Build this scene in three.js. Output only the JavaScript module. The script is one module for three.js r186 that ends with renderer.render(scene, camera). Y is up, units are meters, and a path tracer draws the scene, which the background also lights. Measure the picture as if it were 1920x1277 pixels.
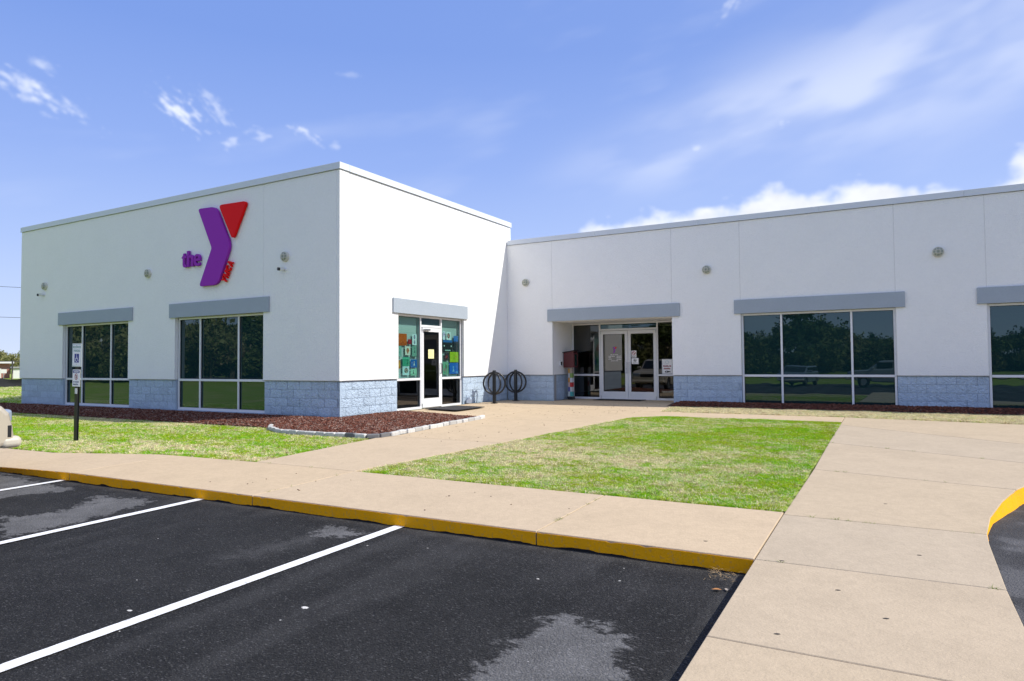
import * as THREE from 'three';
import { mergeGeometries } from 'three/addons/utils/BufferGeometryUtils.js';
import { RoundedBoxGeometry } from 'three/addons/geometries/RoundedBoxGeometry.js';
import { TextGeometry } from 'three/addons/geometries/TextGeometry.js';
import { FontLoader } from 'three/addons/loaders/FontLoader.js';

/* ------------------------------------------------------------------ camera, sky, sun */
const scene = new THREE.Scene();
const renderer = new THREE.WebGLRenderer({ antialias: true });
renderer.toneMapping = THREE.LinearToneMapping;
renderer.toneMappingExposure = 1.22;
renderer.shadowMap.enabled = true;

const camera = new THREE.PerspectiveCamera(53.77, 1024 / 681, 0.05, 3000);
camera.position.set(11.023, 1.201, 11.423);
{
  const yaw = 0.5161, pitch = 0.0336, roll = -0.0075;
  const e = new THREE.Euler(pitch, yaw, roll, 'YXZ');
  camera.quaternion.setFromEuler(e);
}

const rngOf = (s) => () => { s = (s + 0x6d2b79f5) | 0; let t = Math.imul(s ^ (s >>> 15), 1 | s); t = (t + Math.imul(t ^ (t >>> 7), 61 | t)) ^ t; return ((t ^ (t >>> 14)) >>> 0) / 4294967296; };
const clamp = (v, a = 0, b = 1) => Math.min(b, Math.max(a, v));
const mix = (a, b, t) => a + (b - a) * t;
const smooth = (a, b, v) => { const t = clamp((v - a) / (b - a)); return t * t * (3 - 2 * t); };
function hash2(x, y, s) { let h = Math.imul(x, 374761393) ^ Math.imul(y, 668265263) ^ Math.imul(s, 2147483647 - 1274126177); h = Math.imul(h ^ (h >>> 13), 1274126177); h ^= h >>> 16; return (h >>> 0) / 4294967296; }
function vnoise(x, y, s = 0, per = 0) {
  const xi = Math.floor(x), yi = Math.floor(y), fx = x - xi, fy = y - yi, u = fx * fx * (3 - 2 * fx), v = fy * fy * (3 - 2 * fy);
  const w = per ? (k) => ((k % per) + per) % per : (k) => k;
  const a = hash2(w(xi), w(yi), s), b = hash2(w(xi + 1), w(yi), s), c = hash2(w(xi), w(yi + 1), s), d = hash2(w(xi + 1), w(yi + 1), s);
  return mix(mix(a, b, u), mix(c, d, u), v);
}
function fbm(x, y, oct = 4, s = 0, per = 0) { let a = 0.5, t = 0, n = 0; for (let i = 0; i < oct; i++) { t += a * vnoise(x, y, s + i * 17, per); n += a; a *= 0.5; x *= 2; y *= 2; per *= 2; } return t / n; }

// direction TO the sun, read from the shadows on the side wall and the ground
const SUN = new THREE.Vector3(0.93, 1.0, -0.282).normalize();
{
  const W = 3072, H = 1536, data = new Float32Array(W * H * 4);
  const stops = [[-90, 0.30, 0.30, 0.30], [-0.5, 0.50, 0.56, 0.66], [0, 0.63, 0.72, 0.90], [4, 0.52, 0.64, 0.91], [9, 0.40, 0.535, 0.89], [16, 0.275, 0.41, 0.82], [25, 0.185, 0.315, 0.735], [45, 0.13, 0.25, 0.66], [90, 0.10, 0.20, 0.56]];
  const base = (el) => { let k = 0; while (k < stops.length - 2 && el > stops[k + 1][0]) k++; const a = stops[k], b = stops[k + 1], t = clamp((el - a[0]) / (b[0] - a[0])); return [mix(a[1], b[1], t) * 0.92, mix(a[2], b[2], t) * 0.92, mix(a[3], b[3], t) * 0.92]; };
  // heaps of cumulus low round the horizon: [azimuth, half width, height of the top]
  const heaps = [[-112.5, 4, 11.2], [-108, 5, 11.8], [-103, 5, 12.3], [-97.5, 4.5, 13.4], [-92.5, 5, 14.0], [-87.6, 3.2, 12.9], [-80.6, 3.6, 13.9], [-72, 6, 11.5], [-55, 7, 9], [-34, 6, 8], [8, 9, 9], [40, 7, 6], [70, 8, 4.5], [118, 7, 4], [160, 9, 5]];
  // small torn wisps: [azimuth, elevation, length, thickness, tilt, strength]
  const wisps = [[-155.3, 18.7, 2.7, 0.75, -0.38, 0.85], [-154.6, 20.4, 0.9, 0.45, -0.3, 0.5], [-152.9, 17.9, 0.9, 0.35, -0.5, 0.6], [-146.2, 19.2, 1.5, 0.8, -0.6, 1.0], [-143.4, 19.3, 1.0, 0.55, -0.9, 0.5], [-144.4, 20.4, 1.0, 0.3, -0.4, 0.4], [-142.3, 17.1, 0.5, 0.4, 0, 0.55], [-140.2, 17.9, 0.7, 0.4, 0, 0.5], [-136.7, 18.4, 1.1, 0.45, -0.4, 0.75], [-134.3, 17.7, 0.4, 0.3, 0, 0.35], [-133.0, 23.0, 0.8, 0.3, 0, 0.2], [-103.9, 17.2, 0.7, 0.42, 0, 0.6], [-97.3, 18.3, 0.5, 0.4, 0, 0.5], [-101.2, 26.9, 0.8, 0.7, 0.5, 0.4], [-83, 26, 1.2, 0.6, 0, 0.6]];
  const r = rngOf(91);
  for (let k = 0; k < 60; k++) { const az = -70 + r() * 265; wisps.push([az > 180 ? az - 360 : az, 12 + r() * 30, 0.6 + r() * 2.2, 0.3 + r() * 0.6, r() - 0.5, 0.4 + r() * 0.5]); }
  const dAz = (a, b) => { let d = a - b; while (d > 180) d -= 360; while (d < -180) d += 360; return d; };
  const top = new Float32Array(W);
  for (let i = 0; i < W; i++) { const az = (i + 0.5) / W * 360 - 180; let t = 0; for (const h of heaps) { const d = dAz(az, h[0]) / h[1]; if (Math.abs(d) < 1.6) t = Math.max(t, h[2] * Math.sqrt(Math.max(0, 1 - d * d * 0.42))); } top[i] = t; }
  for (let j = 0; j < H; j++) {
    const el = (j + 0.5) / H * 180 - 90, c0 = base(el);
    const near = el > 8 && el < 45 ? wisps.filter((w) => Math.abs(w[1] - el) < 4) : [];
    for (let i = 0; i < W; i++) {
      const az = (i + 0.5) / W * 360 - 180, o = (j * W + i) * 4;
      let [R, G, B] = c0;
      if (el > 0) {
        const ce = Math.cos(el * Math.PI / 180), d = ce * Math.cos(az * Math.PI / 180) * SUN.x + Math.sin(el * Math.PI / 180) * SUN.y + ce * Math.sin(az * Math.PI / 180) * SUN.z;
        const glow = 0.30 * Math.pow(Math.max(0, d), 10) + 0.11 * Math.pow(Math.max(0, d * 0.5 + 0.5), 3);
        R += glow; G += glow * 0.93; B += glow * 0.62;
        let a = 0, lum = 1.0;
        if (el > 12) { // veil of thin high cloud added mostly outside the view to brighten shaded walls
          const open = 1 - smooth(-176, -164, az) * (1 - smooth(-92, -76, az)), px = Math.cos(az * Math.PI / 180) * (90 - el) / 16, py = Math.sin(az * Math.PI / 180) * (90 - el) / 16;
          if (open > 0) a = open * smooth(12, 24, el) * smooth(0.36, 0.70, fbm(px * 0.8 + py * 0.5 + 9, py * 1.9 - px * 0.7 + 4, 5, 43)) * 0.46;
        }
        if (el < 45) {
          // long streak of thin high cloud rising towards the sun's side
          const mid = 16 + (az + 113) * 0.19, off = (el - mid) / (2.2 + clamp((az + 118) / 30) * 3.4);
          const along = smooth(-121, -100, az) * (1 - smooth(-30, 5, az));
          if (Math.abs(off) < 2.2 && along > 0) a = Math.max(a, along * Math.exp(-off * off * 1.3) * (0.16 + 0.5 * smooth(0.25, 0.8, fbm(az * 0.13, el * 0.42 - az * 0.08, 4, 3))) * 0.66);
          a = Math.max(a, smooth(0.56, 0.9, fbm(az * 0.07 + 40, el * 0.28 - az * 0.05, 5, 7)) * 0.12);
          for (const w of near) {
            const dx = dAz(az, w[0]) * ce; if (Math.abs(dx) > 4.5) continue;
            const dy = el - w[1], u = dx + dy * w[4] * 0.4, v = dy - dx * w[4];
            const q = (u * u) / (w[2] * w[2]) + (v * v) / (w[3] * w[3]);
            if (q < 5) a = Math.max(a, w[5] * 0.72 * smooth(0.30, 1.05, Math.exp(-q * 0.55) * 0.75 + (fbm(u * 1.7 + w[0], v * 3.2 + w[1], 5, 11) - 0.5) * 1.25) );
          }
          if (top[i] > 0 && el < 18) {
            const puff = (fbm(az * 0.62, el * 0.9, 6, 23) - 0.5) * 3.4 + (vnoise(az * 0.36, 3.3, 5) - 0.5) * 1.6;
            const c = smooth(-0.5, 1.3, top[i] + puff - el);
            if (c > 0) { a = Math.max(a, c * 0.94); lum = mix(lum, 0.74 + 0.20 * fbm(az * 0.9, el * 1.3, 4, 31), c); }
          }
        }
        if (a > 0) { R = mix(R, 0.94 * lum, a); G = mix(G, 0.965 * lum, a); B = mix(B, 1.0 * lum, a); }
      }
      data[o] = R; data[o + 1] = G; data[o + 2] = B; data[o + 3] = 1;
    }
  }
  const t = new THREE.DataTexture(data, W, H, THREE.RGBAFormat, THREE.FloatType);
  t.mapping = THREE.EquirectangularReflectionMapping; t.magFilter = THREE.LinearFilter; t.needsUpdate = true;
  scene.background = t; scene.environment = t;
}
const sun = new THREE.DirectionalLight(new THREE.Color(1.0, 0.95, 0.86), 4.3);
sun.position.copy(SUN).multiplyScalar(80); sun.target.position.set(0, 0, 0); sun.castShadow = true;
Object.assign(sun.shadow.camera, { left: -45, right: 45, top: 45, bottom: -45, near: 1, far: 200 }); sun.shadow.mapSize.set(4096, 4096);
scene.add(sun, sun.target);

/* ------------------------------------------------------------------ helpers */
const taken = {};
const numbered = (n) => { const k = taken[n] = (taken[n] ?? -1) + 1; return k ? n + '_' + String(k).padStart(3, '0') : n; };
function tag(o, label, category, group, kind) { if (label) o.userData.label = label; if (category) o.userData.category = category; if (group) o.userData.group = group; if (kind) o.userData.kind = kind; return o; }
function mesh(name, geo, mat, parent) { const m = new THREE.Mesh(geo, mat); m.name = parent === scene ? numbered(name) : name; m.castShadow = m.receiveShadow = true; parent.add(m); return m; }
function group(name, parent = scene, pos, turn = 0) { const g = new THREE.Group(); g.name = parent === scene ? numbered(name) : name; if (pos) g.position.set(...pos); g.rotation.y = turn; parent.add(g); return g; }
function thing(name, label, category, pos, turn = 0, grp) { return tag(group(name, scene, pos, turn), label, category, grp); }
const bx = (w, h, d, x = 0, y = 0, z = 0) => new THREE.BoxGeometry(w, h, d).translate(x, y, z);
const rbx = (w, h, d, r, x = 0, y = 0, z = 0, seg = 2) => new RoundedBoxGeometry(w, h, d, seg, r).translate(x, y, z);
// box from corner to corner with uv in metres
function span(x0, x1, y0, y1, z0, z1, bev = 0) {
  const g = bev ? new RoundedBoxGeometry(x1 - x0, y1 - y0, z1 - z0, 1, bev) : new THREE.BoxGeometry(x1 - x0, y1 - y0, z1 - z0);
  g.translate((x0 + x1) / 2, (y0 + y1) / 2, (z0 + z1) / 2); return metreUV(g);
}
function metreUV(g) { const p = g.attributes.position, n = g.attributes.normal, uv = new Float32Array(p.count * 2); for (let i = 0; i < p.count; i++) { const ax = Math.abs(n.getX(i)), ay = Math.abs(n.getY(i)), az = Math.abs(n.getZ(i)); let u, v; if (ay >= ax && ay >= az) { u = p.getX(i); v = p.getZ(i); } else if (ax >= az) { u = p.getZ(i); v = p.getY(i); } else { u = p.getX(i); v = p.getY(i); } uv[i * 2] = u; uv[i * 2 + 1] = v; } g.setAttribute('uv', new THREE.BufferAttribute(uv, 2)); return g; }
const cyl = (r0, r1, h, x = 0, y = 0, z = 0, seg = 16) => new THREE.CylinderGeometry(r1, r0, h, seg).translate(x, y, z);
function rod(a, b, r0, r1 = r0, seg = 8) { const A = new THREE.Vector3(...a), B = new THREE.Vector3(...b), d = B.clone().sub(A), g = new THREE.CylinderGeometry(r1, r0, d.length(), seg); g.translate(0, d.length() / 2, 0); g.applyQuaternion(new THREE.Quaternion().setFromUnitVectors(new THREE.Vector3(0, 1, 0), d.normalize())); return g.translate(...a); }
const merge = (list) => mergeGeometries(list.map((g) => { g = g.index ? g.toNonIndexed() : g; for (const k of Object.keys(g.attributes)) if (!['position', 'normal', 'uv'].includes(k)) g.deleteAttribute(k); return g; }));
function dataTex(w, h, fn, srgb, rep) { const d = new Uint8Array(w * h * 4); for (let j = 0; j < h; j++) for (let i = 0; i < w; i++) { const c = fn(i, j), o = (j * w + i) * 4; d[o] = clamp(c[0], 0, 255); d[o + 1] = clamp(c[1], 0, 255); d[o + 2] = clamp(c[2], 0, 255); d[o + 3] = 255; } const t = new THREE.DataTexture(d, w, h); t.magFilter = THREE.LinearFilter; t.wrapS = t.wrapT = THREE.RepeatWrapping; if (srgb) t.colorSpace = THREE.SRGBColorSpace; if (rep) t.repeat.set(...rep); t.needsUpdate = true; return t; }
const toS = (l) => 255 * (l <= 0.0031308 ? l * 12.92 : 1.055 * Math.pow(l, 1 / 2.4) - 0.055);
const lin = (r, g, b) => new THREE.Color().setRGB(r, g, b);
const std = (o) => new THREE.MeshStandardMaterial(o);
const matte = (o) => new THREE.MeshPhysicalMaterial({ specularIntensity: 0.3, ...o }); // rough mineral and plant surfaces
const marks = (c, x, y, w, h, words) => { const gap = w * 0.06, n = words.length, tot = words.reduce((p, q) => p + q, 0); let u = x; words.forEach((k, m) => { const ww = (w - gap * (n - 1)) * k / tot; for (let i = 0; i < k; i++) { const lw = ww / k, t = h * (0.72 + 0.28 * hash2(i, m, k + 3)); c.fillRect(u + i * lw, y + h - t, lw * 0.74, t); } u += ww + gap; }); };
function canvasTex(w, h, draw) { const c = document.createElement('canvas'); c.width = w; c.height = h; const x = c.getContext('2d'); draw(x, w, h); const t = new THREE.CanvasTexture(c); t.colorSpace = THREE.SRGBColorSpace; return t; }

/* ------------------------------------------------------------------ materials */
const noiseTile = (n, cells, oct, seed, k = 1) => dataTex(n, n, (i, j) => { const v = 128 + (fbm(i / n * cells, j / n * cells, oct, seed, cells) - 0.5) * 255 * k; return [v, v, v]; });
const bumpFine = noiseTile(512, 64, 3, 5, 1.3); bumpFine.repeat.set(1 / 0.9, 1 / 0.9);
const bumpRock = noiseTile(512, 14, 5, 9, 1.6); bumpRock.repeat.set(1 / 0.42, 1 / 0.42);
const tintTile = (n, metres, seed, fn) => dataTex(n, n, (i, j) => { const a = fbm(i / n * 6, j / n * 6, 5, seed, 6), b = fbm(i / n * 64, j / n * 64, 3, seed + 3, 64), c = hash2(i, j, seed + 5); return fn(a, b, c).map(toS); }, true, [1 / metres, 1 / metres]);
const M = {};
M.wall = matte({ map: tintTile(512, 2.7, 41, (a, b) => { const k = 0.855 + (a - 0.5) * 0.03 + (b - 0.5) * 0.03; return [k, k, k * 0.995]; }), bumpMap: bumpFine, bumpScale: 0.006, roughness: 0.92 });
M.sealant = matte({ color: lin(0.70, 0.70, 0.69), roughness: 0.9 });
M.core = matte({ color: lin(0.30, 0.31, 0.32), roughness: 0.95 });
const blockTint = (k) => matte({ map: tintTile(512, 1.7, 51 + k, (a, b) => { const q = (1 + (a - 0.5) * 0.18 + (b - 0.5) * 0.25) * [1, 0.95, 1.05][k]; return [0.43 * q, 0.53 * q, 0.65 * q]; }), bumpMap: bumpRock, bumpScale: 0.014, roughness: 0.85 });
M.blocks = [0, 1, 2].map(blockTint);
M.mortar = matte({ color: lin(0.39, 0.48, 0.59), roughness: 0.95, bumpMap: bumpFine, bumpScale: 0.004 });
M.lintel = matte({ map: tintTile(256, 1.5, 61, (a, b) => { const q = 1 + (a - 0.5) * 0.08 + (b - 0.5) * 0.08; return [0.365 * q, 0.415 * q, 0.47 * q]; }), bumpMap: bumpFine, bumpScale: 0.003, roughness: 0.9 });
M.coping = std({ color: lin(0.64, 0.68, 0.73), roughness: 0.5, metalness: 0.0 });
M.flash = std({ color: lin(0.42, 0.42, 0.42), roughness: 0.6 });
M.frame = std({ color: lin(0.74, 0.75, 0.77), roughness: 0.38 });
const wavy = noiseTile(256, 6, 2, 15, 1); wavy.repeat.set(1 / 2.6, 1 / 2.6);
M.glass = new THREE.MeshPhysicalMaterial({ color: lin(0.03, 0.105, 0.12), transmission: 1, thickness: 0, ior: 1.75, roughness: 0.0, metalness: 0.5, bumpMap: wavy, bumpScale: 0.0006 }); // sun control glass, coated
M.show = new THREE.MeshPhysicalMaterial({ color: lin(0.50, 0.70, 0.67), transmission: 1, thickness: 0, ior: 1.6, roughness: 0.0 });
M.clear = new THREE.MeshPhysicalMaterial({ color: lin(0.16, 0.21, 0.20), transmission: 1, thickness: 0, ior: 1.8, roughness: 0.0 });
M.gasket = std({ color: lin(0.015, 0.016, 0.018), roughness: 0.6 });
M.inside = std({ color: lin(0.20, 0.205, 0.205), roughness: 0.9 });
M.carpet = std({ color: lin(0.07, 0.075, 0.08), roughness: 0.95 });
M.roof = std({ color: lin(0.35, 0.35, 0.35), roughness: 0.95 });
M.steel = std({ color: lin(0.55, 0.56, 0.57), roughness: 0.32, metalness: 0.9 });
M.black = std({ color: lin(0.012, 0.013, 0.015), roughness: 0.38 });
const cast = (seed, metres, r0, g0, b0) => matte({ map: tintTile(1024, metres, seed, (a, b, c) => { const s = c > 0.94 ? -0.22 : c < 0.09 ? 0.17 : (c - 0.5) * 0.06, m = smooth(0.58, 0.70, a) * -0.06, k = 1 + (a - 0.5) * 0.20 + (b - 0.5) * 0.13 + s + m; return [r0 * k, g0 * k, b0 * k]; }), bumpMap: bumpFine, bumpScale: 0.0014, roughness: 0.9 });
M.walks = [cast(71, 2.3, 0.505, 0.395, 0.268), cast(73, 2.7, 0.490, 0.386, 0.266), cast(79, 2.5, 0.498, 0.388, 0.260)];
M.walksGrey = [cast(83, 2.9, 0.452, 0.366, 0.262), cast(85, 2.6, 0.438, 0.360, 0.264), cast(89, 3.1, 0.458, 0.368, 0.258)];
M.yellow = matte({ map: tintTile(512, 1.3, 91, (a, b) => { const w = smooth(0.60, 0.72, b) * 0.35, k = 1 + (a - 0.5) * 0.2; return [mix(0.92 * k, 0.45, w), mix(0.415 * k, 0.28, w), mix(0.004, 0.10, w)]; }), roughness: 0.6, bumpMap: bumpFine, bumpScale: 0.002 });
M.paint = std({ map: tintTile(1024, 1.6, 97, (a, b, c) => { const k = 0.76 - smooth(0.70, 0.80, b) * 0.3 - (c > 0.99 ? 0.25 : 0) + (a - 0.5) * 0.1; return [k, k, k * 0.99]; }), roughness: 0.7, bumpMap: bumpFine, bumpScale: 0.003 });

/* ------------------------------------------------------------------ ground levels */
const plane = (z) => (z > -6.5 ? -0.0238 * (z + 6.5) : 0);
function lvl(x, z) { const w = clamp((-1 - z) / 1.5), k = smooth(0, 2.6, x); return plane(z) * (1 - w * (1 - k)); }
const lotY = (z) => plane(Math.min(z, 14)) - 0.125;             // parking asphalt
const kerbZ = (x) => 6.04 + (10.07 - x) * 0.0165;
const rampY = (x, z) => lvl(x, z) - 0.105 * smooth(0.83, -3.2, x) * smooth(5.0, 6.2, z);
const laneY = (z) => mix(-0.365, plane(Math.min(z, 14)) - 0.007, smooth(2.6, 5.0, z));
const KX = [[12.7, 11.64], [6, 11.635], [4.84, 11.66], [4.49, 11.68], [3.85, 11.77], [3.06, 11.95], [2.36, 12.15], [1.6, 12.47], [0.65, 13.1], [0.0, 13.7], [-0.55, 14.3], [-1.2, 15.4], [-1.8, 17.5], [-2.1, 22]];
const kerbPts = (z0, z1) => { const out = []; const at = (z) => { for (let i = 0; i < KX.length - 1; i++) if (z <= KX[i][0] && z >= KX[i + 1][0]) return mix(KX[i][1], KX[i + 1][1], (KX[i][0] - z) / (KX[i][0] - KX[i + 1][0])); }; out.push([at(z0), z0]); for (const [z, x] of KX) if (z < z0 - 0.02 && z > z1 + 0.02) out.push([x, z]); out.push([at(z1), z1]); return out; };

// a slab cast in place: top with a small arris, sides down
function slabGeo(poly, yf, depth, gap = 0.0055) {
  let area = 0; poly.forEach((p, i) => { const q = poly[(i + 1) % poly.length]; area += p[0] * q[1] - q[0] * p[1]; });
  if (area < 0) poly = poly.slice().reverse();
  const inset = (d) => poly.map((p, i) => { const a = poly[(i + poly.length - 1) % poly.length], b = poly[(i + 1) % poly.length]; const n1 = norm(p[0] - a[0], p[1] - a[1]), n2 = norm(b[0] - p[0], b[1] - p[1]); let nx = n1[0] + n2[0], ny = n1[1] + n2[1]; const l = Math.max(0.35, (1 + n1[0] * n2[0] + n1[1] * n2[1])); return [p[0] + nx / l * d, p[1] + ny / l * d]; });
  const norm = (x, y) => { const l = Math.hypot(x, y) || 1; return [-y / l, x / l]; };
  const A = inset(gap + 0.005), B = inset(gap), pos = [], uv = [];
  const tri = (a, b, c) => { for (const v of [a, b, c]) { pos.push(...v); uv.push(v[0], v[2]); } };
  const contour = A.map((p) => new THREE.Vector2(p[0], p[1]));
  for (const f of THREE.ShapeUtils.triangulateShape(contour, [])) { const [a, b, c] = f.map((k) => [A[k][0], yf(...A[k]), A[k][1]]); const up = (b[0] - a[0]) * (c[2] - a[2]) - (b[2] - a[2]) * (c[0] - a[0]); up < 0 ? tri(a, b, c) : tri(a, c, b); }
  for (let i = 0; i < poly.length; i++) {
    const k = (i + 1) % poly.length, a = [A[i][0], yf(...A[i]), A[i][1]], b = [A[k][0], yf(...A[k]), A[k][1]], c = [B[i][0], yf(...B[i]) - 0.005, B[i][1]], d = [B[k][0], yf(...B[k]) - 0.005, B[k][1]];
    const e = [c[0], c[1] - depth, c[2]], f = [d[0], d[1] - depth, d[2]];
    tri(a, c, b); tri(b, c, d); tri(c, e, d); tri(d, e, f);
  }
  const g = new THREE.BufferGeometry(); g.setAttribute('position', new THREE.Float32BufferAttribute(pos, 3)); g.setAttribute('uv', new THREE.Float32BufferAttribute(uv, 2)); g.computeVertexNormals(); return g;
}
// a flat or gently shaped sheet over a polygon, refined to `cell` metres
function sheetGeo(x0, x1, z0, z1, nx, nz, yf, keep) {
  const pos = [], uv = [], idx = [], id = [];
  for (let j = 0; j <= nz; j++) for (let i = 0; i <= nx; i++) { const x = mix(x0, x1, i / nx), z = mix(z0, z1, j / nz); pos.push(x, yf(x, z), z); uv.push(x, z); }
  for (let j = 0; j < nz; j++) for (let i = 0; i < nx; i++) { const a = j * (nx + 1) + i; if (keep && !keep(mix(x0, x1, (i + 0.5) / nx), mix(z0, z1, (j + 0.5) / nz))) continue; idx.push(a, a + nx + 1, a + 1, a + 1, a + nx + 1, a + nx + 2); }
  const g = new THREE.BufferGeometry(); g.setAttribute('position', new THREE.Float32BufferAttribute(pos, 3)); g.setAttribute('uv', new THREE.Float32BufferAttribute(uv, 2)); g.setIndex(idx); g.computeVertexNormals(); return g;
}
function inPoly(x, z, p) { let c = false; for (let i = 0, j = p.length - 1; i < p.length; j = i++) if ((p[i][1] > z) !== (p[j][1] > z) && x < (p[j][0] - p[i][0]) * (z - p[i][1]) / (p[j][1] - p[i][1]) + p[i][0]) c = !c; return c; }

/* ------------------------------------------------------------------ ground, roads, walks */
const LAWN = [[4.66, 4.42], [10.04, 4.41], [10.04, -3.94], [6.36, -3.94], [5.73, -3.38]];
const SIDE_LAWN = [[2.58, 4.44], [0.44, 4.56], [-1.63, 5.17], [-2.9, 5.20], [-24, 5.3], [-24, 1.15], [-0.95, 1.15], [-0.6, 1.45], [0.45, 1.82], [2.45, 1.78]];
const STRIP = [[5.98, -5.0], [10.0, -4.98], [13, -4.62], [22, -4.4], [22, -6.35], [5.85, -6.25]];
// how much of the turf is dead straw at a place
function straw(x, z) {
  const n = fbm(x * 0.8, z * 1.3, 4, 201), f = fbm(x * 3.6, z * 5.2, 4, 207), g = fbm(x * 13, z * 15, 2, 211);
  let k = smooth(0.40, 0.72, n * 0.5 + f * 0.35 + g * 0.15) * 0.50 + 0.06;
  if (x > 3.5) k += 0.8 * Math.exp(-(((x - 6.3) / 1.9) ** 2) - (((z - 2.2) / 1.3) ** 2)) * smooth(0.30, 0.62, f * 0.6 + g * 0.4) + 0.30 * Math.exp(-(((x - 5.6) / 0.9) ** 2) - (((z + 1.2) / 2.2) ** 2)) * smooth(0.35, 0.65, f) + (z < -4.2 ? 0.3 : 0) - 0.06 * smooth(1, -3, z);
  else k += 0.42 * smooth(1.1, 0, Math.abs(z - 4.2)) * smooth(-7, 0, x) * smooth(0.3, 0.65, f) + 0.35 * smooth(2.1, 1.2, z) * smooth(0.3, 0.6, n) + (z < 1 ? -0.1 : 0);
  return clamp(k, 0.02, 0.84);
}
const turfTex = (x0, x1, z0, z1, w, h) => { const t = dataTex(w, h, (i, j) => { const x = mix(x0, x1, (i + 0.5) / w), z = mix(z0, z1, (j + 0.5) / h), s = straw(x, z), n = hash2(i, j, 3), f = 0.6 + 0.6 * n; return [toS(mix(0.24, 0.58, s) * f), toS(mix(0.34, 0.51, s) * f), toS(mix(0.03, 0.30, s) * f)]; }, true); t.wrapS = t.wrapT = THREE.ClampToEdgeWrapping; return t; };
function turf(name, poly, x0, x1, z0, z1, tw, th, kindLabel) {
  const g = sheetGeo(x0, x1, z0, z1, Math.round((x1 - x0) / 0.12), Math.round((z1 - z0) / 0.12), (x, z) => lvl(x, z) - 0.012 + (fbm(x * 2, z * 2, 3, 77) - 0.5) * 0.03, (x, z) => inPoly(x, z, poly));
  const uv = g.attributes.uv; for (let i = 0; i < uv.count; i++) uv.setXY(i, (uv.getX(i) - x0) / (x1 - x0), (uv.getY(i) - z0) / (z1 - z0));
  const m = mesh(name, g, matte({ map: turfTex(x0, x1, z0, z1, tw, th), roughness: 0.95 }), scene); m.userData.kind = 'structure'; return m;
}
{
  // the field that everything stands on, out to the horizon
  const fx = [-1500, -700, -300, -150, -90, -60, -45, -35, -27, -21, -17, -14.3, -11, -8.1, -8, -4, -1, 0, 2, 5, 8, 10, 11.2, 11.35, 14, 18, 24, 40, 70, 120, 300, 700, 1500];
  const fz = [-1500, -700, -300, -150, -90, -60, -40, -28, -20, -14, -8, -6.5, -4, -2.6, -2.5, 0, 2, 4, 5.3, 5.85, 5.95, 14, 20, 29.9, 30.1, 38, 50, 70, 110, 250, 600, 1500];
  const fy = (x, z) => { if (x > 11.3 && z > -2.55 && z < 30) return -0.95; if (z > 5.9 && z < 30 && x > -8.05) return -0.95; if (z > 5.9 && z < 30) return mix(lvl(x, 5.9) - 0.06, -0.62, clamp((z - 5.9) / 20)); if (z >= 30) return -0.62 + clamp((z - 60) / 200) * 1.2; const back = z < -40 || x < -45 ? -0.4 * clamp((Math.max(-z - 40, -x - 45)) / 40) : 0; return lvl(x, z) - 0.06 + back; };
  const pos = [], uv = [], idx = [];
  for (const z of fz) for (const x of fx) { pos.push(x, fy(x, z), z); uv.push(x, z); }
  for (let j = 0; j < fz.length - 1; j++) for (let i = 0; i < fx.length - 1; i++) { const a = j * fx.length + i; idx.push(a, a + fx.length, a + 1, a + 1, a + fx.length, a + fx.length + 1); }
  const g = new THREE.BufferGeometry(); g.setAttribute('position', new THREE.Float32BufferAttribute(pos, 3)); g.setAttribute('uv', new THREE.Float32BufferAttribute(uv, 2)); g.setIndex(idx); g.computeVertexNormals();
  const m = mesh('ground', g, matte({ map: dataTex(1024, 1024, (i, j) => { const a = fbm(i / 1024 * 12, j / 1024 * 12, 5, 301, 12), c = hash2(i, j, 8), s = smooth(0.45, 0.75, a) * 0.6, f = 0.6 + 0.7 * c; return [toS(mix(0.21, 0.40, s) * f), toS(mix(0.31, 0.36, s) * f), toS(mix(0.026, 0.16, s) * f)]; }, true, [1 / 9, 1 / 9]), roughness: 0.95 }), scene);
  m.userData.kind = 'structure';
}
turf('lawn', LAWN, 4.5, 10.2, -4.1, 4.6, 1024, 1536);
turf('lawn', SIDE_LAWN, -24, 2.7, 1.1, 5.4, 2048, 512);
turf('lawn', STRIP, 5.8, 22, -6.4, -4.3, 1024, 256);

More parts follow.
